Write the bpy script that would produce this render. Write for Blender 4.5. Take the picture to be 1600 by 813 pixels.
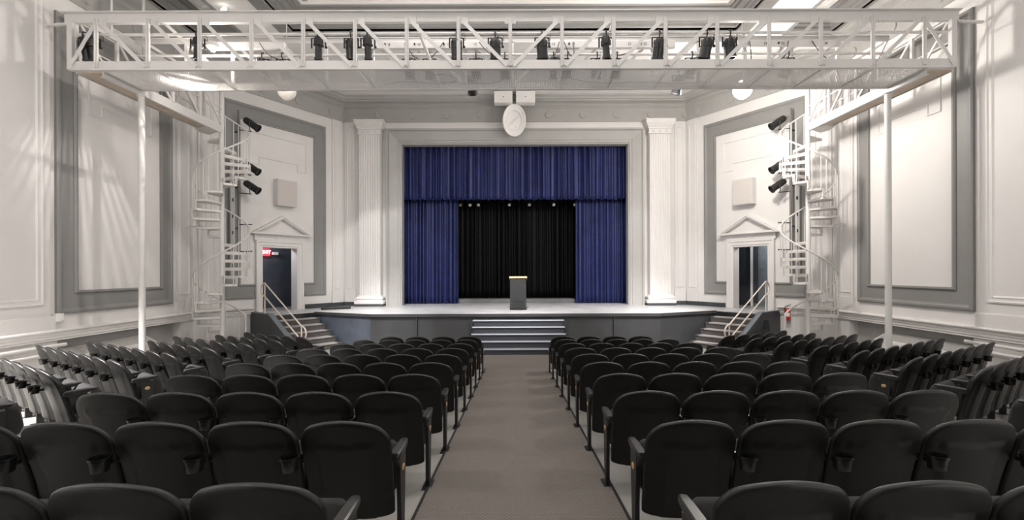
import bpy, math, random
from math import sin, cos, pi, radians as R
from mathutils import Vector, Matrix

# ------------------------------------------------------------------ clearing
for o in list(bpy.data.objects):
    bpy.data.objects.remove(o)
scene = bpy.context.scene
COL = scene.collection
random.seed(7)

CZ = 2.34            # camera height above the flat floor before the stage

# ------------------------------------------------------------------ camera
cam_d = bpy.data.cameras.new('camera')
cam = bpy.data.objects.new('camera', cam_d)
COL.objects.link(cam)
cam_d.sensor_width = 36
cam_d.lens = 36 * 712 / 1600
cam_d.shift_x = -5 / 1600
cam_d.shift_y = 17.5 / 1600
cam_d.clip_start = 0.05
cam.matrix_world = Matrix.Translation((0, 0, CZ)) @ Matrix.Rotation(R(90), 4, 'X') @ Matrix.Rotation(-0.0033, 4, 'Z')
scene.camera = cam

# ------------------------------------------------------------------ exposure and world
vs = scene.view_settings
vs.view_transform = 'Standard'
vs.look = 'None'
vs.gamma = 1
vs.use_curve_mapping = False
vs.exposure = 0.2
w = bpy.data.worlds.new('world')
scene.world = w
w.use_nodes = True
w.node_tree.nodes['Background'].inputs[0].default_value = (0.9, 0.95, 1, 1)
w.node_tree.nodes['Background'].inputs[1].default_value = 0.05


def lamp(name, kind, loc, power, color=(1, .95, .9), size=.2, target=None, spot=None, blend=.5, size_y=None):
    d = bpy.data.lights.new(name, kind)
    d.energy = power
    d.color = color
    if kind == 'AREA':
        d.size = size
        if size_y:
            d.shape = 'RECTANGLE'
            d.size_y = size_y
    else:
        d.shadow_soft_size = size
    if spot:
        d.spot_size = R(spot)
        d.spot_blend = blend
    o = bpy.data.objects.new(name, d)
    COL.objects.link(o)
    o.location = loc
    if target:
        v = Vector(target) - Vector(loc)
        o.rotation_euler = v.to_track_quat('-Z', 'Y').to_euler()
    return o


WARM = (1, .96, .93)
# house light from the auditorium ceiling over the seats
lamp('house_light', 'AREA', (0, 9.0, 9.2), 330, WARM, 7.0, (0, 9.0, 0), size_y=4)
lamp('house_light', 'AREA', (0, 1.5, 9.2), 150, WARM, 5.0, (0, 1.5, 0), size_y=4)
# side lamp on the left wall just beyond the frame, aimed down at the floor between the left rows
lamp('aisle_lamp', 'SPOT', (-8.7, 3.4, 4.6), 7000, WARM, .15, (-6.9, 6.2, .5), 72, .7)
# pendant lamps over the side blocks, level with the front of the camera
lamp('pendant_lamp', 'POINT', (-5.75, 2.6, 6.6), 420, WARM, .25)
lamp('pendant_lamp', 'POINT', (5.75, 2.6, 6.6), 240, WARM, .25)
# low area lamps added behind the camera for a sheen on outer seats
lamp('rear_fill', 'AREA', (8.2, -3.2, 2.9), 200, WARM, 2.6, (2.5, 4, 1.2))
lamp('rear_fill', 'AREA', (-8.2, -3.2, 2.9), 110, WARM, 2.6, (-2.5, 4, 1.2))
# light of the stage lanterns on the bridge
for sx_ in (-1, 1):
    lamp('stage_wash', 'SPOT', (sx_ * 3.5, 9.9, 6.6), 720, (1, .98, .96), .08, (sx_ * 4.7, 17.3, 1.9), 38, .3)
    lamp('stage_wash', 'SPOT', (sx_ * 1.8, 9.9, 6.5), 420, (1, .98, .97), .08, (sx_ * 2.4, 17.3, 4.4), 46, .8)
for x_, xt in ((-5.0, -4.2), (0, 0), (5.0, 4.2)):
    lamp('deck_wash', 'SPOT', (x_, 9.9, 6.5), 3600, (1, .975, .96), .08, (xt, 14.8, 1.0), 42, 1.0)
# unseen point lamps added behind the bridge to brighten the ceiling
lamp('ceiling_fill', 'POINT', (2.4, 10.7, CZ + 4.9), 75, WARM, .15)
lamp('ceiling_fill', 'POINT', (-2.4, 10.7, CZ + 4.9), 60, WARM, .15)


# ------------------------------------------------------------------ materials
def mat(name, col, rough=.6, metal=0, bump=0, bscale=60, var=0, vscale=4, emis=None, estr=0, sheen=0, spec=.5, coat=0):
    m = bpy.data.materials.new(name)
    m.use_nodes = True
    nt = m.node_tree
    b = nt.nodes['Principled BSDF']
    b.inputs['Base Color'].default_value = (*col, 1)
    b.inputs['Roughness'].default_value = rough
    b.inputs['Metallic'].default_value = metal
    b.inputs['Specular IOR Level'].default_value = spec
    if sheen:
        b.inputs['Sheen Weight'].default_value = sheen
        b.inputs['Sheen Roughness'].default_value = .35
        b.inputs['Sheen Tint'].default_value = (min(1, col[0] * 3 + .1), min(1, col[1] * 3 + .1), min(1, col[2] * 2 + .2), 1)
    if coat:
        b.inputs['Coat Weight'].default_value = coat
    if emis:
        b.inputs['Emission Color'].default_value = (*emis, 1)
        b.inputs['Emission Strength'].default_value = estr
    tc = nt.nodes.new('ShaderNodeTexCoord')
    if var:
        n = nt.nodes.new('ShaderNodeTexNoise')
        n.inputs['Scale'].default_value = vscale
        n.inputs['Detail'].default_value = 5
        nt.links.new(tc.outputs['Object'], n.inputs['Vector'])
        r = nt.nodes.new('ShaderNodeValToRGB')
        r.color_ramp.elements[0].position = .3
        r.color_ramp.elements[1].position = .7
        r.color_ramp.elements[0].color = (*[c * (1 - var) for c in col], 1)
        r.color_ramp.elements[1].color = (*[min(1, c * (1 + var)) for c in col], 1)
        nt.links.new(n.outputs['Fac'], r.inputs['Fac'])
        nt.links.new(r.outputs['Color'], b.inputs['Base Color'])
    if bump:
        n = nt.nodes.new('ShaderNodeTexNoise')
        n.inputs['Scale'].default_value = bscale
        n.inputs['Detail'].default_value = 3
        nt.links.new(tc.outputs['Object'], n.inputs['Vector'])
        bp = nt.nodes.new('ShaderNodeBump')
        bp.inputs['Strength'].default_value = bump
        bp.inputs['Distance'].default_value = .01
        nt.links.new(n.outputs['Fac'], bp.inputs['Height'])
        nt.links.new(bp.outputs['Normal'], b.inputs['Normal'])
    return m


M = {}
M['wall'] = mat('wall_paint', (.67, .65, .635), .55, bump=.15, bscale=25, var=.025, vscale=1.5)
M['grey'] = mat('grey_trim_paint', (.225, .22, .212), .5, var=.04, vscale=2)
M['cornice'] = mat('cornice_paint', (.36, .35, .335), .55, var=.04, vscale=2)
M['soffit'] = mat('ceiling_paint', (.76, .745, .725), .7)
M['steel'] = mat('white_painted_steel', (.60, .585, .57), .4, var=.02, vscale=6)
M['tread'] = mat('white_painted_tread', (.68, .655, .63), .45)
M['ply'] = mat('plywood', (.50, .42, .34), .7, var=.12, vscale=3)
M['black'] = mat('black_metal', (.012, .012, .012), .42)
M['lens'] = mat('lens_glass', (.03, .033, .045), .3)
M['cable'] = mat('black_cable', (.012, .012, .012), .5)
M['plastic'] = mat('black_seat_shell', (.007, .0067, .0064), .36, bump=.2, bscale=900, spec=.38)
M['fabric'] = mat('black_seat_fabric', (.014, .0135, .013), .85, bump=.4, bscale=500, sheen=.15)
M['gloss'] = mat('gloss_black_plastic', (.012, .012, .012), .18)
M['arm'] = mat('armrest_plastic', (.014, .014, .014), .33)
M['badge'] = mat('brass_badge', (.62, .42, .18), .4, metal=.2)
M['badge2'] = mat('badge_figure', (.16, .09, .03), .5)
M['concrete'] = mat('painted_concrete', (.32, .31, .29), .32, var=.07, vscale=1.2, bump=.08, bscale=8)
M['deck'] = mat('stage_deck', (.47, .47, .48), .34, var=.12, vscale=2.2, bump=.1, bscale=14)
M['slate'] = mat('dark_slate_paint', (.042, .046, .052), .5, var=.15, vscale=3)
M['slateb'] = mat('slate_and_blue_reflection', (.062, .071, .092), .5, var=.18, vscale=3)  # corridor slate; on the left stage panel the blue is painted-in reflection
M['slate2'] = mat('stage_front_paint', (.036, .037, .039), .5, var=.2, vscale=1.6)
M['stepdark'] = mat('step_riser_paint', (.035, .037, .046), .5)
M['nosing'] = mat('step_nosing', (.42, .45, .50), .4)
M['stepcarpet'] = mat('step_carpet', (.085, .078, .074), .9, bump=.6, bscale=300, var=.15, vscale=30)
M['stepnose'] = mat('step_tread_carpet', (.32, .30, .29), .85, bump=.5, bscale=300, var=.15, vscale=25)
M['velvet'] = mat('blue_velvet', (.010, .016, .088), .55, sheen=.35, var=.25, vscale=2.5)
M['blackvelvet'] = mat('black_velvet', (.0022, .0022, .0025), .6, spec=.15)
M['dark'] = mat('stage_house_black', (.01, .01, .01), .9)
M['wood'] = mat('lectern_wood', (.55, .38, .22), .45, var=.12, vscale=8)
M['lectern'] = mat('lectern_black', (.014, .0145, .0155), .5, var=.1, vscale=20)
M['red'] = mat('extinguisher_red', (.55, .012, .015), .3)
M['white'] = mat('white_plastic', (.8, .78, .76), .4)
M['yellow'] = mat('yellow_tag', (.85, .55, .12), .6)
M['cream'] = mat('cream_railing', (.72, .64, .57), .4)
M['speaker'] = mat('speaker_cloth', (.56, .52, .49), .9, bump=.8, bscale=160, var=.14, vscale=120)
M['exitred'] = mat('exit_sign_red', (.6, .01, .02), .5, emis=(1, .03, .05), estr=2.2)
M['exitlet'] = mat('exit_sign_letters', (1, .8, .8), .5, emis=(1, .62, .62), estr=7)
M['globe_off'] = mat('milk_glass', (.82, .78, .73), .15, spec=.6)
M['globe_on'] = mat('lit_milk_glass', (1, .96, .9), .3, emis=(1, .93, .84), estr=90)
M['bulb'] = mat('lit_bulb', (1, .9, .8), .3, emis=(1, .85, .68), estr=40)
M['silver'] = mat('brushed_steel_door', (.34, .38, .42), .3, metal=.7, var=.25, vscale=2)
M['chrome'] = mat('chrome', (.7, .68, .66), .15, metal=1)
M['ink'] = mat('black_ink', (.02, .02, .02), .6)
M['edge'] = mat('carpet_edging', (.008, .008, .008), .7)
M['rubber'] = mat('black_rubber', (.015, .015, .015), .6)
M['window'] = mat('dim_glass', (.05, .05, .06), .1)


def carpet_mat():
    m = mat('ribbed_carpet', (.16, .14, .13), .95)
    nt = m.node_tree
    b = nt.nodes['Principled BSDF']
    tc = nt.nodes.new('ShaderNodeTexCoord')
    br = nt.nodes.new('ShaderNodeTexBrick')
    br.offset = .5
    br.inputs['Scale'].default_value = 1
    br.inputs['Brick Width'].default_value = .034
    br.inputs['Row Height'].default_value = .022
    br.inputs['Mortar Size'].default_value = .0055
    br.inputs['Mortar Smooth'].default_value = .4
    br.inputs['Color1'].default_value = (.26, .228, .20, 1)
    br.inputs['Color2'].default_value = (.20, .175, .152, 1)
    br.inputs['Mortar'].default_value = (.085, .075, .071, 1)
    nt.links.new(tc.outputs['Object'], br.inputs['Vector'])
    n = nt.nodes.new('ShaderNodeTexNoise')
    n.inputs['Scale'].default_value = 220
    n.inputs['Detail'].default_value = 4
    nt.links.new(tc.outputs['Object'], n.inputs['Vector'])
    mx = nt.nodes.new('ShaderNodeMixRGB')
    mx.blend_type = 'MULTIPLY'
    mx.inputs[0].default_value = .7
    nt.links.new(br.outputs['Color'], mx.inputs[1])
    nt.links.new(n.outputs['Color'], mx.inputs[2])
    hs = nt.nodes.new('ShaderNodeMixRGB')
    hs.blend_type = 'MIX'
    hs.inputs[0].default_value = .45
    hs.inputs[2].default_value = (.19, .167, .146, 1)
    nt.links.new(mx.outputs[0], hs.inputs[1])
    nt.links.new(hs.outputs[0], b.inputs['Base Color'])
    bp = nt.nodes.new('ShaderNodeBump')
    bp.inputs['Strength'].default_value = .6
    bp.inputs['Distance'].default_value = .006
    nt.links.new(br.outputs['Fac'], bp.inputs['Height'])
    bp.invert = True
    nt.links.new(bp.outputs['Normal'], b.inputs['Normal'])
    return m


M['carpet'] = carpet_mat()


# ------------------------------------------------------------------ helpers
def world_off(o):
    v = Vector((0, 0, 0))
    while o is not None:
        v += o.location
        o = o.parent
    return v


class MB:
    def __init__(s):
        s.v = []
        s.f = []

    def add(s, vs_, fs):
        n = len(s.v)
        s.v += [tuple(p) for p in vs_]
        s.f += [tuple(i + n for i in f) for f in fs]
        return s

    def box(s, x0, x1, y0, y1, z0, z1):
        v = [(x, y, z) for z in (z0, z1) for y in (y0, y1) for x in (x0, x1)]
        return s.add(v, [(0, 2, 3, 1), (4, 5, 7, 6), (0, 1, 5, 4), (2, 6, 7, 3), (0, 4, 6, 2), (1, 3, 7, 5)])

    def bbox(s, x0, x1, y0, y1, z0, z1, b=.01):
        """box with chamfered edges"""
        def lay(z, i):
            return [(x0 + i + b, y0 + i, z), (x1 - i - b, y0 + i, z), (x1 - i, y0 + i + b, z), (x1 - i, y1 - i - b, z),
                    (x1 - i - b, y1 - i, z), (x0 + i + b, y1 - i, z), (x0 + i, y1 - i - b, z), (x0 + i, y0 + i + b, z)]
        L = [lay(z0, b), lay(z0 + b, 0), lay(z1 - b, 0), lay(z1, b)]
        return s.loft(L)

    def loft(s, L, caps=True, closed=True):
        n = len(L[0])
        v = [p for l in L for p in l]
        f = []
        for i in range(len(L) - 1):
            for j in range(n if closed else n - 1):
                k = (j + 1) % n
                f.append((i * n + j, i * n + k, (i + 1) * n + k, (i + 1) * n + j))
        if caps:
            f.append(tuple(range(n))[::-1])
            f.append(tuple((len(L) - 1) * n + j for j in range(n)))
        return s.add(v, f)

    def bar(s, p0, p1, w, h, up=(0, 0, 1)):
        p0, p1 = Vector(p0), Vector(p1)
        d = (p1 - p0).normalized()
        u = Vector(up)
        a = d.cross(u)
        if a.length < 1e-4:
            a = d.cross(Vector((1, 0, 0)))
        a.normalize()
        b = a.cross(d).normalized()
        q = [(-1, -1), (1, -1), (1, 1), (-1, 1)]
        return s.loft([[p + a * (i * w / 2) + b * (j * h / 2) for i, j in q] for p in (p0, p1)])

    def tube(s, pts, r, n=8, closed=False):
        pts = [Vector(p) for p in pts]
        L = []
        ref = None
        m = len(pts)
        for i, p in enumerate(pts):
            if closed:
                d = pts[(i + 1) % m] - pts[i - 1]
            else:
                d = pts[min(i + 1, m - 1)] - pts[max(i - 1, 0)]
            d.normalize()
            if ref is None:
                ref = d.orthogonal().normalized()
            a = (ref - d * ref.dot(d)).normalized()
            ref = a
            b = d.cross(a)
            L.append([p + a * (r * cos(2 * pi * k / n)) + b * (r * sin(2 * pi * k / n)) for k in range(n)])
        if closed:
            L.append(L[0])
        return s.loft(L, caps=not closed)

    def lathe(s, prof, c=(0, 0, 0), axis=(0, 0, 1), n=20):
        """prof: list of (radius, along axis)"""
        c = Vector(c)
        ax = Vector(axis).normalized()
        a = ax.orthogonal().normalized()
        b = ax.cross(a)
        L = [[c + ax * t + a * (r * cos(2 * pi * k / n)) + b * (r * sin(2 * pi * k / n)) for k in range(n)] for r, t in prof]
        return s.loft(L)

    def sweep(s, path, prof, fr, closed=True):
        """path (u,v) in a plane, prof (a = offset to the left of the path, b = along N); fr(u,v,b) -> xyz"""
        P = [Vector(p) for p in path]
        m = len(P)
        L = []
        for i in range(m):
            p = P[i]
            d1 = (p - P[i - 1]) if (closed or i > 0) else (P[1] - p)
            d2 = (P[(i + 1) % m] - p) if (closed or i < m - 1) else (p - P[i - 1])
            d1 = d1.normalized()
            d2 = d2.normalized()
            n1 = Vector((-d1.y, d1.x))
            n2 = Vector((-d2.y, d2.x))
            mi = n1 + n2
            mi = mi / max(.2, mi.dot(n1))
            L.append([Vector(fr(p.x + mi.x * a, p.y + mi.y * a, b)) for a, b in prof])
        if closed:
            L.append(L[0])
        return s.loft(L, caps=not closed)

    def build(s, name, m, parent=None, mirror=False, smooth=None, world=True, hook=None):
        v = s.v
        if mirror:
            v = [(-p[0], p[1], p[2]) for p in v]
        me = bpy.data.meshes.new(name)
        if parent is not None:
            off = world_off(parent) if world else Vector((0, 0, 0))
            loc = None
        else:
            xs = [p[0] for p in v]
            ys = [p[1] for p in v]
            zs = [p[2] for p in v]
            off = Vector(((min(xs) + max(xs)) / 2, (min(ys) + max(ys)) / 2, min(zs)))
            if not world:
                off = Vector((0, 0, 0))
            loc = off
        me.from_pydata([(p[0] - off.x, p[1] - off.y, p[2] - off.z) for p in v], [], s.f)
        import bmesh
        bm = bmesh.new()
        bm.from_mesh(me)
        bmesh.ops.recalc_face_normals(bm, faces=bm.faces)
        bm.to_mesh(me)
        bm.free()
        if smooth:
            me.shade_smooth()
            me.set_sharp_from_angle(angle=R(smooth))
        me.materials.append(m)
        o = bpy.data.objects.new(name, me)
        COL.objects.link(o)
        if parent is not None:
            o.parent = parent
        elif loc is not None:
            o.location = loc
        return o


def tag(o, label=None, cat=None, group=None, kind=None):
    if label:
        o['label'] = label
    if cat:
        o['category'] = cat
    if group:
        o['group'] = group
    if kind:
        o['kind'] = kind
    return o


def empty(name, loc, label=None, cat=None, group=None, kind=None, rz=0):
    o = bpy.data.objects.new(name, None)
    o.empty_display_size = .1
    COL.objects.link(o)
    o.location = loc
    o.rotation_euler = (0, 0, rz)
    tag(o, label, cat, group, kind)
    return o


def bake(o, mods):
    for t, kw in mods:
        md = o.modifiers.new(t, t)
        for k, v_ in kw.items():
            setattr(md, k, v_)
    dg = bpy.context.evaluated_depsgraph_get()
    dg.update()
    me = bpy.data.meshes.new_from_object(o.evaluated_get(dg))
    o.modifiers.clear()
    me.name = o.data.name
    o.data = me
    return o


def text_obj(s, size, m, parent, origin, right, up, depth=.004, name='number'):
    cu = bpy.data.curves.new('text', 'FONT')
    cu.body = s
    cu.size = size
    cu.extrude = depth / 2
    cu.align_x = 'CENTER'
    cu.align_y = 'CENTER'
    t = bpy.data.objects.new('text', cu)
    COL.objects.link(t)
    dg = bpy.context.evaluated_depsgraph_get()
    dg.update()
    me = bpy.data.meshes.new_from_object(t.evaluated_get(dg))
    bpy.data.objects.remove(t)
    r_ = Vector(right).normalized()
    u_ = Vector(up).normalized()
    n_ = r_.cross(u_)
    M4 = Matrix((r_, u_, n_)).transposed().to_4x4()
    M4.translation = Vector(origin) - world_off(parent)
    me.transform(M4)
    me.materials.clear()
    me.materials.append(m)
    o = bpy.data.objects.new(name, me)
    COL.objects.link(o)
    o.parent = parent
    return o


ORD = ['first', 'second', 'third', 'fourth', 'fifth', 'sixth', 'seventh', 'eighth', 'ninth', 'tenth', 'eleventh', 'twelfth']
SIDES = (('left', False), ('right', True))


def floor_z(x, y):
    ye = y - .2 * max(0, abs(x) - 5)
    return max(0.0, .833 - .076 * ye)


WX = 9.25                      # side walls
CY = 13.07                     # where the side wall meets the angled wall
C0 = Vector((-6.49, 17.3))
DU = Vector((-.547, -.837))
DN = Vector((.837, -.547))
CEIL = CZ + 6.56
STAGE = 1.05


def AW(u, v, z):               # angled wall, left hand: along, out of the wall, height
    p = C0 + DU * u + DN * v
    return (p.x, p.y, z)


def SW(u, v, z):               # left side wall: depth, out of the wall, height
    return (-WX + v, u, z)


def quadbox(mb, fr, u0, u1, v0, v1, z0, z1):
    v = [fr(u, vv, z) for z in (z0, z1) for vv in (v0, v1) for u in (u0, u1)]
    mb.add(v, [(0, 2, 3, 1), (4, 5, 7, 6), (0, 1, 5, 4), (2, 6, 7, 3), (0, 4, 6, 2), (1, 3, 7, 5)])


# ================================================================== STRUCTURE
# ---- floor
mb = MB()
xs = [-9.6 + i * .4 for i in range(49)]
ys = [-6.2 + i * .4 for i in range(52)]
ys = [y for y in ys if y < 14.2] + [14.6]
top = [(x, y, floor_z(x, y)) for y in ys for x in xs]
nx = len(xs)
fs = [(j * nx + i, j * nx + i + 1, (j + 1) * nx + i + 1, (j + 1) * nx + i) for j in range(len(ys) - 1) for i in range(nx - 1)]
mb.add(top, fs)
mb.add([(x, y, -.3) for x, y, z in top], [tuple(reversed(f)) for f in fs])
fl = mb.build('floor', M['concrete'], smooth=30)
tag(fl, 'painted concrete floor sloping down to the stage', kind='structure')

# ---- walls
for side, mir in SIDES:
    mb = MB()
    T = .22
    nz = 1.02
    quadbox(mb, SW, -6.2, CY + .1, -T, 0, nz, CEIL + .7)
    quadbox(mb, SW, -6.2, 9.2, -T, 0, -.3, nz)
    quadbox(mb, SW, 12.6, CY + .1, -T, 0, -.3, nz)
    wl = mb.build('wall_' + side, M['wall'], mirror=mir)
    tag(wl, kind='structure')
    mb = MB()
    quadbox(mb, SW, 9.1, 12.7, -T - .06, -T, -.3, 1.1)
    tag(mb.build('wall_%s_niche' % side, M['cornice'], mirror=mir), kind='structure')
    mb = MB()
    T = .3
    dz = CZ + .80
    quadbox(mb, AW, -.05, 1.92, -T, 0, -.3, CEIL)
    quadbox(mb, AW, 3.09, 5.15, -T, 0, -.3, CEIL)
    quadbox(mb, AW, 1.92, 3.09, -T, 0, dz, CEIL)
    quadbox(mb, AW, 1.92, 3.09, -T, 0, -.3, STAGE - .004)
    tag(mb.build('wall_%s_angled' % side, M['wall'], mirror=mir), kind='structure')
OPX, OPZ = 4.30, CZ + 4.82
mb = MB()
mb.box(-6.7, -OPX, 17.3, 17.6, -.3, CEIL).box(OPX, 6.7, 17.3, 17.6, -.3, CEIL).box(-OPX, OPX, 17.3, 17.6, OPZ, CEIL)
tag(mb.build('wall_stage', M['wall']), kind='structure')
mb = MB()
mb.box(-9.6, 9.6, -6.4, -6.2, -.3, CEIL + .7)
tag(mb.build('wall_rear', mat('rear_wall_paint', (.07, .068, .066), .7)), kind='structure')

# ---- ceiling with three sunk coffers
mb = MB()
H2 = .53
def slab(x0, x1, y0, y1, z=CEIL, t=.2):
    mb.box(x0, x1, y0, y1, z, z + t)
slab(-9.7, 9.7, 12.6, 18.1)
for s in (-1, 1):
    a, b = sorted((s * 6.04, s * 7.5))
    slab(a, b, -6.4, 12.6)
    a, b = sorted((s * 8.76, s * 9.7))
    slab(a, b, -6.4, 12.6)
slab(-6.04, 6.04, 12.42, 12.6)
slab(-6.04, 6.04, -6.4, -5)
mb.box(-9.7, 9.7, -6.4, 12.9, CEIL + H2, CEIL + H2 + .15)
ce = mb.build('ceiling', M['soffit'])
tag(ce, kind='structure')


def HP(x, y, b):
    return (x, y, b)


tn = 0
def trim(mb, m, mirror=False, smooth=None):
    global tn
    tn += 1
    return tag(mb.build('trim_%d' % tn, m, mirror=mirror, smooth=smooth), kind='structure')


# centre coffer: path runs so that left of it is the inside of the coffer
def coffer(x0, x1, y0, y1, band):
    path = [(x0, y0), (x1, y0), (x1, y1), (x0, y1)]
    mb = MB()
    c = CEIL
    mb.sweep(path, [(-band, c), (-band, c - .025), (-.06, c - .025), (-.03, c - .045), (0, c - .045), (0, c + .06), (.05, c + .09), (.05, c + .16),
                    (.10, c + .2), (.10, c + .27), (.14, c + .30), (.20, c + .36), (.20, c + .44), (.26, c + .47), (.26, c + H2 - .01), (0, c + H2 - .01), (-.01, c)], HP)
    trim(mb, M['grey'], smooth=None)
    mb = MB()
    i = .42
    p2 = [(x0 + i, y0 + i), (x1 - i, y0 + i), (x1 - i, y1 - i * 1.0), (x0 + i, y1 - i * 1.0)]
    mb.sweep(p2, [(0, c + H2), (0, c + H2 - .05), (.05, c + H2 - .05), (.08, c + H2 - .02), (.08, c + H2)], HP)
    trim(mb, M['soffit'])
coffer(-6.04, 6.04, -5, 12.42, .37)
coffer(-8.76, -7.5, -5, 12.6, .06)
coffer(7.5, 8.76, -5, 12.6, .06)
# grey board between the mouldings of the centre coffer
mb = MB()
z_ = CEIL + H2
mb.box(-5.78, 5.78, 11.99, 12.18, z_ - .012, z_ - .002).box(-5.78, -5.4, -4.6, 11.99, z_ - .012, z_ - .002).box(5.4, 5.78, -4.6, 11.99, z_ - .012, z_ - .002)
trim(mb, M['cornice'])

# ---- cornice all round with rosettes on its frieze
mb = MB()
b0 = CZ + 5.66
path = [(9.25, -6.2), (9.25, 13.07), (6.49, 17.3), (-6.49, 17.3), (-9.25, 13.07), (-9.25, -6.2)]
prof = [(0, b0), (.035, b0), (.035, b0 + .50), (.075, b0 + .53), (.075, b0 + .56), (.11, b0 + .58), (.11, b0 + .62), (.16, b0 + .66), (.30, b0 + .70),
        (.30, b0 + .755), (.345, b0 + .77), (.38, b0 + .83), (.44, b0 + .865), (.44, CEIL), (0, CEIL)]
mb.sweep(path, prof, HP, closed=False)
crown = trim(mb, M['cornice'])
rz_ = CZ + 5.92
ros = []
for k in range(-5, 6):
    if abs(k) <= 5:
        ros.append(((k * 1.29, 17.3 - .035, rz_), (0, -1, 0)))
for s in (1, -1):
    for k in range(0, 4):
        p = AW(.55 + 1.29 * k, .035, rz_)
        ros.append(((p[0] * s, p[1], p[2]), (DN.x * s, DN.y, 0)))
    for k in range(0, 9):
        ros.append(((-s * (9.25 - .035), 12.4 - 1.29 * k, rz_), (s, 0, 0)))
for c, ax in ros:
    MB().lathe([(.135, -.004), (.135, .03), (.128, .036), (.0005, .036)], c, ax, 24).build('rosette', M['cornice'], crown, smooth=40)

# ---- wall panels (frames and mouldings)
def rect(u0, u1, z0, z1):
    return [(u0, z0), (u1, z0), (u1, z1), (u0, z1)]


def big_panel(fr, u0, u1, z0, z1, iu0, iu1, iz0, iz1, mir, notch_u):
    f2 = lambda u, z, b: fr(u, b, z)
    mb = MB()
    mb.sweep(rect(u0, u1, z0, z1), [(0, 0), (0, .05), (.03, .07), (.07, .07), (.10, .045), (.10, .03), (.13, .02), (.13, 0)], f2)
    mb.sweep(rect(iu0, iu1, iz0, iz1), [(.0, 0), (.0, .055), (-.04, .06), (-.07, .03), (-.07, 0)], f2)
    # flat grey field between them
    t = .014
    quadbox(mb, fr, u0 + .12, iu0 - .06, 0, t, z0 + .12, z1 - .12)
    quadbox(mb, fr, iu1 + .06, u1 - .12, 0, t, z0 + .12, z1 - .12)
    quadbox(mb, fr, iu0 - .06, iu1 + .06, 0, t, z0 + .12, iz0 - .06)
    quadbox(mb, fr, iu0 - .06, iu1 + .06, 0, t, iz1 + .06, z1 - .12)
    trim(mb, M['grey'], mir)
    mb = MB()
    a, b = notch_u
    zt, zb, ze = CZ + 4.47, CZ + 3.68, CZ + 3.44
    mb.sweep([(a, ze), (a + .34, ze), (a + .34, zb), (b - .34, zb), (b - .34, ze), (b, ze), (b, zt), (a, zt)],
             [(0, 0), (0, .02), (.02, .025), (.035, .012), (.035, 0)], f2)
    trim(mb, M['wall'], mir)


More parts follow.
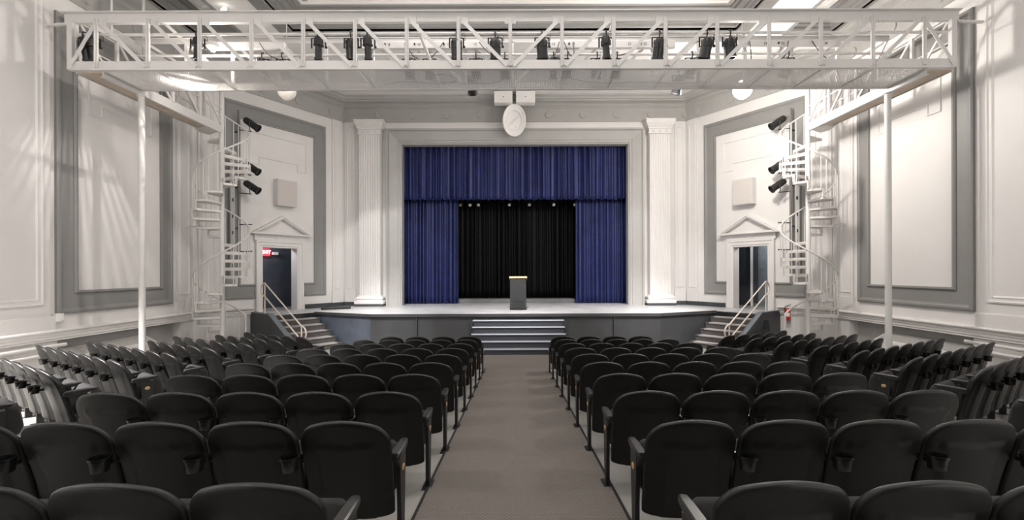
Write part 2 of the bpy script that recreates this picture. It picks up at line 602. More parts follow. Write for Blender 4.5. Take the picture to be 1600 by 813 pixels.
for side, mir in SIDES:
    big_panel(SW, 9.15, 12.26, CZ - .84, CZ + 5.28, 9.6, 11.86, CZ - .37, CZ + 4.78, mir, (9.88, 11.6))
    # the angled wall's panel: broken by the door, so it is built in pieces round the casing
    f2 = lambda u, z, b: AW(u, b, z)
    mb = MB()
    z0, z1, i0, i1 = CZ - .84, CZ + 5.28, CZ - .38, CZ + 4.77
    P1 = [(0, 0), (0, .05), (.03, .07), (.07, .07), (.10, .045), (.10, .03), (.13, .02), (.13, 0)]
    P2 = [(.0, 0), (.0, .055), (-.04, .06), (-.07, .03), (-.07, 0)]
    mb.sweep([(3.32, z0), (4.28, z0), (4.28, z1), (.8, z1), (.8, z0), (1.64, z0)], P1, f2, closed=False)
    mb.sweep([(3.32, i0), (3.76, i0), (3.76, i1), (1.26, i1), (1.26, i0), (1.64, i0)], P2, f2, closed=False)
    t = .014
    quadbox(mb, AW, .92, 1.2, 0, t, z0 + .12, z1 - .12)
    quadbox(mb, AW, 3.82, 4.16, 0, t, z0 + .12, z1 - .12)
    quadbox(mb, AW, 1.2, 3.82, 0, t, i1 + .06, z1 - .12)
    quadbox(mb, AW, 1.2, 1.64, 0, t, z0 + .12, i0 - .06)
    quadbox(mb, AW, 3.32, 3.82, 0, t, z0 + .12, i0 - .06)
    trim(mb, M['grey'], mir)
    mb = MB()
    a, b, zt, zb, ze = 1.54, 3.48, CZ + 4.47, CZ + 3.68, CZ + 3.44
    mb.sweep([(a, ze), (a + .34, ze), (a + .34, zb), (b - .34, zb), (b - .34, ze), (b, ze), (b, zt), (a, zt)],
             [(0, 0), (0, .02), (.02, .025), (.035, .012), (.035, 0)], f2)
    trim(mb, M['wall'], mir)
    # narrow pilaster strips either side of the corners, with moulded fields
    for fr, u0, u1, zb in ((AW, .10, .52, STAGE + .15), (AW, 4.42, 4.92, CZ - 1.14), (SW, 12.42, 12.95, CZ - 1.14)):
        mb = MB()
        g2 = lambda u, z, b, fr=fr: fr(u, b, z)
        quadbox(mb, fr, u0, u1, 0, .045, CZ - .74, b0)
        quadbox(mb, fr, u0 - .03, u1 + .03, 0, .065, zb, CZ - .74)
        mb.sweep(rect(u0 + .07, u1 - .07, CZ - .62, b0 - .2), [(0, .045), (0, .06), (.02, .068), (.045, .052), (.045, .045)], g2)
        trim(mb, M['wall'], mir)
    mb = MB()
    PX = lambda u, v, z: (u, 17.3 - v, z)
    g2 = lambda u, z, b: PX(u, b, z)
    quadbox(mb, PX, -6.44, -6.06, 0, .045, CZ - .74, b0)
    quadbox(mb, PX, -6.46, -6.03, 0, .065, STAGE + .15, CZ - .74)
    mb.sweep(rect(-6.37, -6.13, CZ - .62, b0 - .2), [(0, .045), (0, .06), (.02, .068), (.045, .052), (.045, .045)], g2)
    trim(mb, M['wall'], mir)
    # shallow pier with a moulded panel, nearer the camera
    mb = MB()
    g2 = lambda u, z, b: SW(u, b, z)
    quadbox(mb, SW, 6.3, 9.0, 0, .07, CZ - .86, b0)
    quadbox(mb, SW, 6.25, 9.06, 0, .11, CZ - 1.14, CZ - .86)
    mb.sweep(rect(6.7, 8.86, CZ - .64, CZ + 5.35), [(0, .07), (0, .10), (.03, .105), (.05, .085), (.09, .085), (.11, .095), (.14, .07)], g2)
    trim(mb, M['wall'], mir)
    # rail along the side wall and on the angled wall
    RP = [(0, -1.36), (.05, -1.36), (.05, -1.33), (.07, -1.31), (.07, -1.27), (.085, -1.25), (.085, -1.20), (.13, -1.185), (.15, -1.165), (.15, -1.145), (.12, -1.13), (0, -1.12)]
    mb = MB()
    pr = [(v, CZ + h) for v, h in RP]
    mb.sweep([(-9.25, -6.2), (-9.25, 13.07), AW(3.42, 0, 0)[:2]], [(-v, z) for v, z in pr], HP, closed=False)
    trim(mb, M['wall'], mir, smooth=35)
    # baseboards
    mb = MB()
    quadbox(mb, AW, .02, 1.60, 0, .05, STAGE, STAGE + .15)
    tag(mb.build('baseboard_%s_stage' % side, M['slate'], mirror=mir), kind='structure')
    mb = MB()
    mb.box(-6.46, -4.92, 17.22, 17.3, STAGE, STAGE + .13)
    tag(mb.build('baseboard_%s_proscenium' % side, M['slate'], mirror=mir), kind='structure')
    # corridor beyond the door
    mb = MB()
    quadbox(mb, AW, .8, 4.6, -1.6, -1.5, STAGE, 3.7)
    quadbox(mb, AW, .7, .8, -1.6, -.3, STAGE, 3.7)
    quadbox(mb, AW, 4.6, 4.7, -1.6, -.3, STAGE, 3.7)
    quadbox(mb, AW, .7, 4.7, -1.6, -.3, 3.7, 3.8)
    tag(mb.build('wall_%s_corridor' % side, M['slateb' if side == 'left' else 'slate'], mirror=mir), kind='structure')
    mb = MB()
    quadbox(mb, AW, .7, 4.7, -1.6, -.001, STAGE - .1, STAGE)
    tag(mb.build('floor_%s_corridor' % side, M['concrete'], mirror=mir), kind='structure')
    # door surround: casing, frieze, pediment
    mb = MB()
    dz = CZ + .80
    f2 = lambda u, z, b: AW(u, b, z)
    casing = [(1.92, STAGE), (1.92, dz), (3.09, dz), (3.09, STAGE)]
    mb.sweep(casing, [(0, 0), (0, .06), (.04, .06), (.06, .085), (.15, .085), (.17, .11), (.22, .11), (.22, 0)], f2, closed=False)
    d = mb.build('door_%d' % (1 if side == 'left' else 2), M['wall'], mirror=mir)
    tag(d, kind='structure')
    mb = MB()
    quadbox(mb, AW, 1.66, 3.35, 0, .09, dz + .22, dz + .42)
    mb.sweep(rect(1.78, 2.42, dz + .25, dz + .33), [(0, .09), (0, .098), (.012, .1), (.02, .09)], f2)
    mb.sweep(rect(2.6, 3.24, dz + .25, dz + .33), [(0, .09), (0, .098), (.012, .1), (.02, .09)], f2)
    mb.build('frieze', M['wall'], d, mirror=mir)
    mb = MB()
    hb = dz + .42
    ap = CZ + 1.86
    tri = [(3.52, hb), (1.42, hb), (2.47, ap)]
    mb.sweep(tri, [(0, 0), (0, .24), (-.04, .24), (-.055, .2), (-.085, .2), (-.10, .15), (-.10, 0)], f2)
    mb.add([AW(3.4, .05, hb + .02), AW(1.54, .05, hb + .02), AW(2.47, .05, ap - .04), AW(3.4, 0, hb + .02), AW(1.54, 0, hb + .02), AW(2.47, 0, ap - .04)],
           [(0, 1, 2), (5, 4, 3), (0, 3, 4, 1), (1, 4, 5, 2), (2, 5, 3, 0)])
    mb.build('pediment', M['wall'], d, mirror=mir)

# ---- proscenium frame
mb = MB()
PXf = lambda u, z, b: (u, 17.3 - b, z)
path = [(OPX, STAGE), (OPX, OPZ), (-OPX, OPZ), (-OPX, STAGE)]
mb.sweep(path, [(.006, -.31), (.006, .0), (-.05, .03), (-.05, .06), (-.13, .07), (-.13, .10), (-.42, .19), (-.42, .155), (-.47, .155), (-.50, .2), (-.56, .2), (-.56, 0), (-.3, -.01), (-.3, -.31)], PXf, closed=False)
tag(mb.build('trim_proscenium', M['cornice']), kind='structure')

# ---- stage house
mb = MB()
mb.box(-6.6, 6.6, 21.5, 21.6, STAGE, 9).box(-6.7, -6.6, 17.6, 21.6, STAGE, 9).box(6.6, 6.7, 17.6, 21.6, STAGE, 9).box(-6.7, 6.7, 17.6, 21.6, 9, 9.1)
tag(mb.build('wall_stage_house', M['dark']), kind='structure')

# ================================================================== STAGE
K = Vector((-6.5, 14.78))
A_ = Vector((-.62, -.785))
S_ = Vector((.225, -.152))     # run of one side step
KL = K + A_ * 1.30


def prism(mb, poly, z0, z1):
    n = len(poly)
    return mb.loft([[(p[0], p[1], z0) for p in poly], [(p[0], p[1], z1) for p in poly]])


stage = empty('stage', (0, 15.5, 0), 'raised auditorium stage with a scuffed grey deck and charcoal front', 'stage')
half = [(-4.4, 13.85), tuple(K), tuple(KL), AW(3.38, .002, 0)[:2], AW(0, .002, 0)[:2]]
full = half + [(-6.49, 17.29), (6.49, 17.29)]
full += [(-p[0], p[1]) for p in reversed(half)]
# drop near-duplicate corner points
cl = []
for p in full:
    if not cl or (Vector(p) - Vector(cl[-1])).length > .02:
        cl.append(p)
mb = MB()
prism(mb, cl, STAGE - .03, STAGE)
mb.build('deck', M['deck'], stage)
mb = MB()
prism(mb, [(-4.295, 17.29), (4.295, 17.29), (4.295, 17.6), (6.6, 17.6), (6.6, 21.5), (-6.6, 21.5), (-6.6, 17.6), (-4.295, 17.6)], STAGE - .2, STAGE)
tag(mb.build('floor_stage_house', M['deck']), kind='structure')
mb = MB()
fe = [(-6.5, 14.78), (-4.4, 13.85), (4.4, 13.85), (6.5, 14.78)]
mb.sweep(fe, [(-.03, STAGE - .09), (-.03, STAGE - .002), (.03, STAGE - .002), (.03, STAGE - .09)], HP, closed=False)
mb.build('nosing', M['slate2'], stage)
mb = MB()
mb.sweep([(-4.42, 13.87), (4.42, 13.87)], [(.02, 0), (.02, STAGE - .09), (.08, STAGE - .09), (.08, 0)], HP, closed=False)
for x in (-3.0, -1.4, 1.6, 3.0):
    mb.box(x - .012, x + .012, 13.84, 13.9, 0.0, STAGE - .1)
mb.build('front_panel', M['slate2'], stage)
for side, mir in SIDES:
    mb = MB()
    mb.sweep([(-6.5, 14.78), (-4.42, 13.87)], [(.02, 0), (.02, STAGE - .09), (.08, STAGE - .09), (.08, 0)], HP, closed=False)
    tag(mb.build('side_panel', M['slateb' if side == 'left' else 'slate2'], stage, mirror=mir), 'angled panel tinted blue for reflected light' if side == 'left' else None)  # left panel coloured bluer than the right to stand for reflected light

# centre steps
st = empty('stage_steps', (.09, 13.3, 0), 'dark front steps with pale nosings up the middle of the stage', 'steps')
for k in range(1, 6):
    y0 = 12.70 + .24 * (k - 1)
    z = .175 * k
    mb = MB()
    mb.box(-1.25, 1.43, y0 + .02, 13.86, z - .175 + .001, z - .026)
    s_ = mb.build('riser', M['stepdark'], st)
    mb = MB()
    mb.box(-1.27, 1.45, y0 - .005, 13.86 if k == 5 else y0 + .255, z - .025, z)
    t_ = mb.build('tread', M['slate'], st)
    MB().box(-1.275, 1.455, y0 - .012, y0 + .035, z - .03, z + .004).build('nosing_strip', M['nosing'], t_)
MB().box(.086, .096, 12.718, 12.722, .01, .15).box(.086, .096, 12.958, 12.962, .18, .32).box(.086, .096, 13.198, 13.202, .36, .5).build('joint_strip', M['edge'], st)

# side steps with cheek wall and handrail
for side, mir in SIDES:
    sx = -1 if mir else 1
    c = K + A_ * .6 + S_ * 2.5
    ss = empty('side_steps', (sx * c.x, c.y, 0), 'carpeted side steps with charcoal cheek wall below the %s pedimented doorway' % side, 'steps', 'side steps up to the stage')
    for k in range(1, 6):
        z = STAGE - .175 * k
        a = K + S_ * (k - 1)
        b = K + S_ * k
        if k == 5:
            pass
        mb = MB()
        ang = S_.normalized()
        prism(mb, [a, a + A_ * 1.3, b + A_ * 1.3, b], 0, z - .004)
        mb.build('riser', M['stepcarpet'], ss, mirror=mir)
        mb = MB()
        prism(mb, [a - S_ * .0, a + A_ * 1.28, b + A_ * 1.28 + S_ * .06, b + S_ * .06 + A_ * .0], z - .035, z)
        t_ = mb.build('tread', M['stepcarpet'], ss, mirror=mir)
        mb = MB()
        prism(mb, [a + A_ * .12 + S_ * .1, a + A_ * 1.25 + S_ * .1, b + A_ * 1.25 + S_ * .075, b + S_ * .075 + A_ * .12], z - .03, z + .004)
        mb.build('tread_pad', M['stepnose'], t_, mirror=mir)
    # cheek wall
    w0 = Vector(AW(3.40, .01, 0)[:2])
    mb = MB()
    n1, n2 = KL, KL + A_ * .15
    end = KL + S_ * 6.1
    end2 = end + A_ * .15
    wa = Vector(AW(3.30, .01, 0)[:2])
    wb = Vector(AW(3.46, .01, 0)[:2])
    v = []
    for p, q, z in ((wa, wb, STAGE + .0), (n1, n2, STAGE + .0), (end, end2, .02)):
        v.append([(p.x, p.y, 0), (q.x, q.y, 0), (q.x, q.y, z + .012), (p.x, p.y, z + .012)])
    mb.loft(v)
    ch = mb.build('cheek_wall', M['slate'], ss, mirror=mir)
    mb = MB()
    v = []
    for p, q, z in ((wa, wb, STAGE + .012), (n1 - A_ * .0, n2, STAGE + .012), (end, end2, .032)):
        v.append([(p.x, p.y, z), (q.x, q.y, z), (q.x, q.y, z + .02), (p.x, p.y, z + .02)])
    mb.loft(v)
    mb.build('capping', M['nosing'] if False else mat('cheek_capping', (.16, .18, .20), .45), ch, mirror=mir)
    # handrail
    hr = empty('stair_handrail', (sx * (KL.x), KL.y, STAGE), 'cream double tube handrail with looped ends on the %s stage steps' % side, 'handrail', 'handrails of the side steps')
    base = KL + A_ * .075
    wdir = (base - (wa + wb) / 2).normalized()
    p0 = base - wdir * .40
    p1 = base + S_ * 6.0 - S_.normalized() * .0
    zt0, zt1 = CZ - .34, CZ - 1.52
    dvec = Vector((p1.x - p0.x, p1.y - p0.y, zt1 - zt0))
    L_ = dvec.length
    dh = dvec.normalized()
    top0, top1 = Vector((p0.x, p0.y, zt0)), Vector((p1.x, p1.y, zt1))
    gap = .41
    r_ = gap / 2
    dn = Vector((0, 0, -1))
    perp = (dn - dh * dn.dot(dh)).normalized()
    hz = Vector((wdir.x, wdir.y, 0))
    hs_ = Vector((S_.x, S_.y, 0)).normalized()
    loop = []
    c1 = top1 + dn * r_
    for i in range(13):
        t = pi / 2 - pi * i / 12
        loop.append(c1 + hs_ * (cos(t) * r_ * 1.1) + Vector((0, 0, 1)) * (sin(t) * r_))
    c0 = top0 + dn * r_
    for i in range(13):
        t = -pi / 2 - pi * i / 12
        loop.append(c0 + hs_ * (cos(t) * r_ * 1.0) + Vector((0, 0, 1)) * (sin(t) * r_))
    MB().tube(loop, .021, 10, closed=True).build('rail', M['cream'], hr, mirror=mir, smooth=60)
    for p, zt, zb in ((p0, zt0, STAGE + .03), (p1, zt1, .04)):
        MB().tube([(p.x, p.y, zb), (p.x, p.y, zt)], .02, 10).build('post', M['cream'], hr, mirror=mir, smooth=60)

# stage clutter: dark pipe roll on the deck at the left
o = MB().lathe([(.03, 0), (.045, .01), (.045, .42), (.05, .43), (.05, .46), (.045, .47), (.045, .95), (.03, .96)], (-6.55, 15.35, STAGE + .051), (.86, .5, 0), 14)
tag(o.build('cable_tube', M['rubber'], smooth=40), 'black tube lying on the stage floor by the left baseboard', 'tube')

# platform and curtains on the stage
mb = MB()
mb.bbox(-2.42, 2.42, 18.42, 21.2, STAGE + .001, STAGE + .17, .008)
p = mb.build('stage_riser', mat('riser_paint', (.14, .14, .145), .5, var=.12))
tag(p, 'low grey platform across the back of the stage under the black curtain', 'platform')


def curtain(name, x0, x1, yc, z0, z1, pleats, amp, m, label, flare=.0, jit=.35, top_tight=1.0, sway=0):
    n = int(pleats * 10)
    rows = 14
    ph, acc = [], 0
    wid = [1 + random.uniform(-jit, jit) for _ in range(pleats + 2)]
    am = [1 + random.uniform(-.4, .4) for _ in range(pleats + 2)]
    tot = sum(wid[:pleats])
    V = []
    for r in range(rows + 1):
        t = r / rows
        z = z1 + (z0 - z1) * t
        for i in range(n + 1):
            k = min(pleats - 1, i * pleats // n)
            fr = i * pleats / n - k
            xx = x0 + (sum(wid[:k]) + wid[k] * fr) / tot * (x1 - x0)
            a = amp * am[k] * (1 - fr) + amp * am[k + 1] * fr
            a *= (top_tight + (1 - top_tight) * t)
            s2 = .5 * sin(2 * pi * fr) + .18 * sin(4 * pi * fr + k * 1.7)
            y = yc - a * (2 * s2 * (.8 + .35 * t) + .25 * sin(.9 * k + t * 2.2))
            dz = 0
            if r == rows:
                dz = .012 * sin(2 * pi * fr) + .008 * sin(k * 2.1)
            V.append((xx + flare * t * (xx - (x0 + x1) / 2) + sway * sin(pi * t) * .5, y, z + dz))
    F = [(r * (n + 1) + i, r * (n + 1) + i + 1, (r + 1) * (n + 1) + i + 1, (r + 1) * (n + 1) + i) for r in range(rows) for i in range(n)]
    mb = MB().add(V, F)
    o = mb.build(name, m)
    o.data.shade_smooth()
    bake(o, [('SOLIDIFY', dict(thickness=.012))])
    o.data.shade_smooth()
    tag(o, label, 'curtain')
    return o


curtain('valance', -4.62, 4.62, 17.80, CZ + 2.80, CZ + 5.25, 36, .085, M['velvet'], 'blue velvet valance hanging across the top of the stage opening')
curtain('leg_curtain', -4.68, -2.28, 18.22, STAGE + .012, CZ + 3.6, 14, .08, M['velvet'], 'blue velvet curtain drawn to the left side of the stage', .0)
curtain('leg_curtain', 2.42, 4.68, 18.22, STAGE + .012, CZ + 3.6, 14, .08, M['velvet'], 'blue velvet curtain drawn to the right side of the stage', .0)
curtain('back_curtain', -3.2, 3.2, 19.05, STAGE + .19, CZ + 3.8, 30, .06, M['blackvelvet'], 'black curtain hanging behind the lectern')

# batten with small lights
bt = empty('light_batten', (0, 18.62, CZ + 2.95), 'dark batten hanging just under the blue valance', 'batten')
MB().tube([(-3, 18.62, CZ + 2.96), (3, 18.62, CZ + 2.96)], .03, 8).build('pipe', M['black'], bt)
for i, px in enumerate((721, 735.5, 748, 797, 827.5, 864.5, 898)):
    x = (px - 805) * 18.62 / 712
    e = empty('small_spotlight', (x, 18.62, CZ + 2.74), '%s small pale spotlight from the left, hanging below the blue valance' % ORD[i], 'spotlight', 'small spotlights below the valance')
    MB().lathe([(.03, 0), (.055, .02), (.065, .12), (.06, .16)], (x, 18.55, CZ + 2.76), (.1 * ((i % 3) - 1), -.8, -.5), 12).build('housing', mat('dull_aluminium', (.35, .33, .30), .35, metal=.6), e, smooth=40)
    MB().tube([(x - .08, 18.58, CZ + 2.76), (x - .08, 18.6, CZ + 2.88), (x, 18.62, CZ + 2.93), (x + .08, 18.6, CZ + 2.88), (x + .08, 18.58, CZ + 2.76)], .01, 6).build('yoke', M['black'], e)

# lectern
lx, ly = .095, 15.3
le = empty('lectern', (lx, ly, STAGE), 'black lectern with a pale wooden top standing in the centre of the stage', 'lectern')
Z = STAGE
mb = MB().bbox(lx - .27, lx + .27, ly - .2, ly + .2, Z + .05, Z + 1.03, .01)
body = mb.build('body', M['lectern'], le)
MB().box(lx - .255, lx + .255, ly - .206, ly - .2, Z + .36, Z + 1.0).build('front_panel', M['lectern'], body)
mb = MB()
fx = lambda u, z, b: (u, ly - .2 - b, z)
mb.sweep(rect(lx - .21, lx + .21, Z + .09, Z + .32), [(0, 0), (0, .012), (.02, .012), (.03, 0)], fx)
for k in range(4):
    mb.box(lx - .17, lx + .17, ly - .21, ly - .2, Z + .12 + k * .045, Z + .128 + k * .045)
mb.build('lower_panel', M['lectern'], body)
mb = MB()
for dx, z in ((-.2, .78), (-.07, .8), (.12, .8), (.2, .78), (0, .72)):
    mb.lathe([(.006, 0), (.006, .006), (.001, .008)], (lx + dx, ly - .206, Z + z), (0, -1, 0), 8)
mb.build('screw', M['chrome'], body)
mb = MB()
mb.loft([[(lx - .295, ly - .23, Z + 1.06), (lx + .295, ly - .23, Z + 1.06), (lx + .295, ly + .23, Z + 1.0), (lx - .295, ly + .23, Z + 1.0)],
         [(lx - .295, ly - .23, Z + 1.12), (lx + .295, ly - .23, Z + 1.12), (lx + .295, ly + .23, Z + 1.04), (lx - .295, ly + .23, Z + 1.04)]])
mb.build('top', M['wood'], le)
mb = MB()
for s in (-1, 1):
    mb.box(lx + s * .28 - .012, lx + s * .28 + .012, ly - .22, ly - .19, Z + .99, Z + 1.062)
mb.build('bracket', M['chrome'], le)
for dx in (-.25, .25):
    for dy in (-.17, .17):
        MB().lathe([(.02, 0), (.025, .01), (.02, .05)], (lx + dx, ly + dy, Z), (0, 0, 1), 10).build('foot', M['black'], le)
MB().box(lx - .13, lx + .13, ly - .23, ly - .1, Z + .02, Z + .05).build('foot_rest', M['black'], le)

# ================================================================== FLUTED PILASTERS
for side, mir in SIDES:
    sx = -1 if mir else 1
    xc = -5.42
    pl = empty('fluted_pilaster', (sx * xc, 17.1, STAGE), 'white fluted pilaster just %s of the stage opening' % side, 'pilaster', 'fluted pilasters beside the stage')
    mb = MB().box(xc - .53, xc + .53, 16.84, 17.22, STAGE + .001, STAGE + .09)
    mb.build('plinth', M['slate'], pl, mirror=mir)
    mb = MB()
    def sq(hw, y0, z):
        return [(xc - hw, y0, z), (xc + hw, y0, z), (xc + hw, 17.3, z), (xc - hw, 17.3, z)]
    mb.loft([sq(.53, 16.85, STAGE + .09), sq(.54, 16.84, STAGE + .11), sq(.54, 16.84, STAGE + .19), sq(.51, 16.87, STAGE + .215), sq(.47, 16.91, STAGE + .22),
             sq(.46, 16.92, STAGE + .24), sq(.49, 16.89, STAGE + .26), sq(.50, 16.88, STAGE + .30), sq(.48, 16.9, STAGE + .34), sq(.43, 16.95, STAGE + .37), sq(.41, 16.98, STAGE + .40)])
    mb.build('base', M['wall'], pl, mirror=mir)
    # shaft with flutes: profile extruded upward
    prof = []
    n = 9
    hw, yf = .40, 17.0
    pw = 2 * hw / n
    for i in range(n):
        a = -hw + i * pw
        prof.append((a + .012, yf))
        if True:
            for k in range(0, 7):
                t = pi * k / 6
                prof.append((a + pw / 2 - cos(t) * (pw / 2 - .017), yf + sin(t) * .026))
        prof.append((a + pw - .012, yf))
    prof = [(xc + a, b) for a, b in prof] + [(xc + hw, 17.3), (xc - hw, 17.3)]
    mb = MB().loft([[(a, b, STAGE + .40) for a, b in prof], [(a, b, CZ + 5.12) for a, b in prof]])
    mb.build('shaft', M['wall'], pl, mirror=mir)
    mb = MB()
    z = CZ + 5.12
    mb.loft([sq(.40, 17.0, z), sq(.44, 16.96, z + .01), sq(.44, 16.96, z + .035), sq(.41, 16.99, z + .05), sq(.41, 16.99, z + .18), sq(.44, 16.96, z + .20),
             sq(.45, 16.95, z + .24), sq(.48, 16.92, z + .27), sq(.50, 16.9, z + .34), sq(.54, 16.86, z + .38), sq(.54, 16.86, z + .46), sq(.55, 16.85, z + .48), sq(.55, 16.85, z + .53)])
    cap = mb.build('capital', M['wall'], pl, mirror=mir)
    mb = MB()
    for k in range(13):
        x = xc - .42 + k * .07
        mb.lathe([(.028, -.01), (.028, .015), (.015, .03), (.002, .034)], (x, 16.92, z + .30), (0, -1, 0), 8)
    mb.build('egg_moulding', M['wall'], cap, mirror=mir, smooth=50)
    for x in (xc - .25, xc, xc + .25):
        MB().lathe([(.05, -.01), (.05, .01), (.03, .028), (.002, .032)], (x, 16.99, z + .115), (0, -1, 0), 14).build('rosette', M['wall'], cap, mirror=mir, smooth=50)

# ================================================================== LIGHTING BRIDGE
Y1, Y2 = 8.85, 9.80
XI, XO = 8.05, 8.60
ZB, ZTt = CZ + 3.93, CZ + 5.03
br = empty('lighting_bridge', (0, 9.3, ZB), 'white steel truss catwalk spanning the room high above the seats', 'catwalk')


def part(mb, name, m=None, par=None, smooth=None):
    return mb.build(name, m or M['steel'], par or br, smooth=smooth)


# front chords (channel sections)
mb = MB()
mb.box(-8.72, 8.62, Y1 - .10, Y1 + .06, ZTt - .015, ZTt).box(-8.72, 8.62, Y1 - .02, Y1 + .0, ZTt - .17, ZTt - .015).box(-8.72, 8.62, Y1 - .02, Y1 + .06, ZTt - .185, ZTt - .17)
part(mb, 'top_chord')
mb = MB()
mb.box(-XO - .02, XO - .08, Y1 - .04, Y1 - .02, ZB, ZB + .15).box(-XO - .02, XO - .08, Y1 - .04, Y1 + .04, ZB - .012, ZB).box(-XO - .02, XO - .08, Y1 - .04, Y1 + .04, ZB + .15, ZB + .158)
part(mb, 'bottom_chord')
# rear chords
mb = MB()
mb.box(-XI - .1, XI - .02, Y2 - .04, Y2 + .10, ZTt - .015, ZTt).box(-XI - .1, XI - .02, Y2 - .02, Y2, ZTt - .12, ZTt - .015)
part(mb, 'top_chord')
mb = MB()
mb.box(-XI, XI, Y2 - .02, Y2 + .02, ZB - .03, ZB + .12)
part(mb, 'bottom_chord')
X0 = -8.08
PX_ = [X0 + k for k in range(17)]
for k, x in enumerate(PX_):
    part(MB().box(x - .035, x + .035, Y1 - .065, Y1 - .035, ZB + .03, ZTt - .19 + .06).box(x - .008, x + .008, Y1 - .095, Y1 - .065, ZB + .03, ZTt - .13), 'post')
    gx = x + (.07 if k < 8 else (-.07 if k > 8 else 0))
    part(MB().box(gx - .11, gx + .11, Y1 - .034, Y1 - .021, ZTt - .235, ZTt - .10), 'gusset_plate')
for k in range(16):
    if k < 8:
        a, b = (PX_[k] + .09, ZTt - .20), (PX_[k + 1] - .06, ZB + .04)
    else:
        a, b = (PX_[k + 1] - .09, ZTt - .20), (PX_[k] + .06, ZB + .04)
    part(MB().bar((a[0], Y1 - .05, a[1]), (b[0], Y1 - .05, b[1]), .07, .012, (0, 1, 0)), 'brace')
for s, xe in ((-1, -8.60), (1, 8.50)):
    xin = PX_[0] if s < 0 else PX_[16]
    part(MB().box(xe - .05, xe + .05, Y1 - .05, Y1 + .03, ZB, ZTt - .17), 'post')
    part(MB().bar((xin, Y1 - .055, ZTt - .2), (xe, Y1 - .055, ZB + .03), .07, .012, (0, 1, 0)), 'brace')
    part(MB().bar((s * 8.6, Y1, ZTt - .2), (s * 9.12, Y1 + .02, ZTt - .21), .05, .04), 'wall_bracket')
# rear posts and braces
for k in range(1, 16):
    x = -8.05 + k * 1.0
    part(MB().box(x - .035, x + .035, Y2 - .02, Y2 + .02, ZB + .1, ZTt - .1), 'rear_post')
for k in range(1, 15):
    x = -8.05 + k * 1.0
    a, b = (x + .05, ZTt - .12), (x + .95, ZB + .12)
    if k >= 8:
        a, b = (x + .95, ZTt - .12), (x + .05, ZB + .12)
    part(MB().bar((a[0], Y2, a[1]), (b[0], Y2, b[1]), .06, .012, (0, 1, 0)), 'rear_brace')
# diagonal sway braces across the walkway
for a, b in ((-6.9, -6.0), (-1.95, -1.6), (1.95, 1.7), (5.0, 4.0)):
    part(MB().bar((a, Y1 + .02, ZTt - .1), (b, Y2 - .05, ZB + .05), .05, .05), 'sway_brace')
# lighting pipes
part(MB().tube([(-8.55, Y1 + .06, CZ + 4.65), (8.46, Y1 + .06, CZ + 4.65)], .028, 10), 'front_pipe', smooth=60)
part(MB().tube([(-8.05, Y2 - .08, CZ + 4.62), (8.03, Y2 - .08, CZ + 4.62)], .028, 10), 'rear_pipe', smooth=60)
# deck of open steel mesh
mb = MB()
x = -XI + .02
while x < XI - .02:
    mb.box(x, x + .015, Y1 + .04, Y2 - .02, ZB + .006, ZB + .0105)
    x += .036
y = Y1 + .055
while y < Y2 - .03:
    mb.box(-XI, XI, y, y + .017, ZB + .0055, ZB + .0095)
    y += .044
part(mb, 'mesh_deck')
for k in range(17):
    x = -8.0 + k
    part(MB().box(x - .006, x + .006, Y1 + .04, Y2 - .02, ZB - .02, ZB + .004), 'deck_joist')

# arms running along the walls to the spiral stairs
YE = 12.55
for s in (-1, 1):
    X = lambda x: s * x
    def bx(mb, x0, x1, *r):
        a, b = sorted((s * x0, s * x1))
        return mb.box(a, b, *r)
    mb = MB()
    bx(mb, XI - .02, XI, Y1 + .05, YE - .05, ZB - .10, ZB + .10)
    bx(mb, XI - .02, XI + .05, Y1 + .05, YE - .05, ZB - .11, ZB - .10)
    part(mb, 'arm_beam')
    mb = MB()
    bx(mb, XO - .05, XO - .03, Y1 + .05, YE + .0, ZB - .05, ZB + .10)
    part(mb, 'arm_beam')
    mb = MB()
    bx(mb, XI + .001, XO - .051, Y1 + .05, YE, ZB - .03, ZB - .01)
    part(mb, 'walkway_board', M['ply'])
    for xx in (XI - .01, XO - .04):
        mb = MB()
        ya = Y2 if xx < 8.2 else Y1 + .05
        bx(mb, xx - .03, xx + .03, ya, YE + .02, ZTt - .07, ZTt - .01)
        part(mb, 'arm_handrail')
        n = 3 if xx < 8.2 else 4
        st_ = (YE - ya) / n
        for k in range(1 if xx < 8.2 else 0, n + 1):
            y = ya + k * st_
            mb = MB()
            bx(mb, xx - .025, xx + .025, y - .03, y + .03, ZB + .08, ZTt - .06)
            part(mb, 'arm_post')
        for k in range(n):
            y = ya + k * st_
            part(MB().bar((s * xx, y + .04, ZTt - .08), (s * xx, y + st_ - .05, ZB + .1), .05, .03, (1, 0, 0)), 'arm_brace')
            part(MB().bar((s * xx, y + .04, ZB + .55), (s * xx, y + st_ - .04, ZB + .55), .02, .02, (1, 0, 0)), 'arm_mid_rail')
    # slim column down to the floor
    part(MB().lathe([(.10, floor_z(XI, Y2)), (.10, floor_z(XI, Y2) + .015), (.062, floor_z(XI, Y2) + .02), (.062, ZB - .14), (.09, ZB - .135), (.09, ZB - .112)], (s * (XI - .0), Y2 + .03, 0), (0, 0, 1), 20), 'column', smooth=50)
    if s < 0:
        part(MB().tube([(s * 8.62, Y2 - .05, ZTt - .02), (s * 8.62, Y2 - .05, CEIL)], .022, 8), 'hanger_rod', smooth=60)

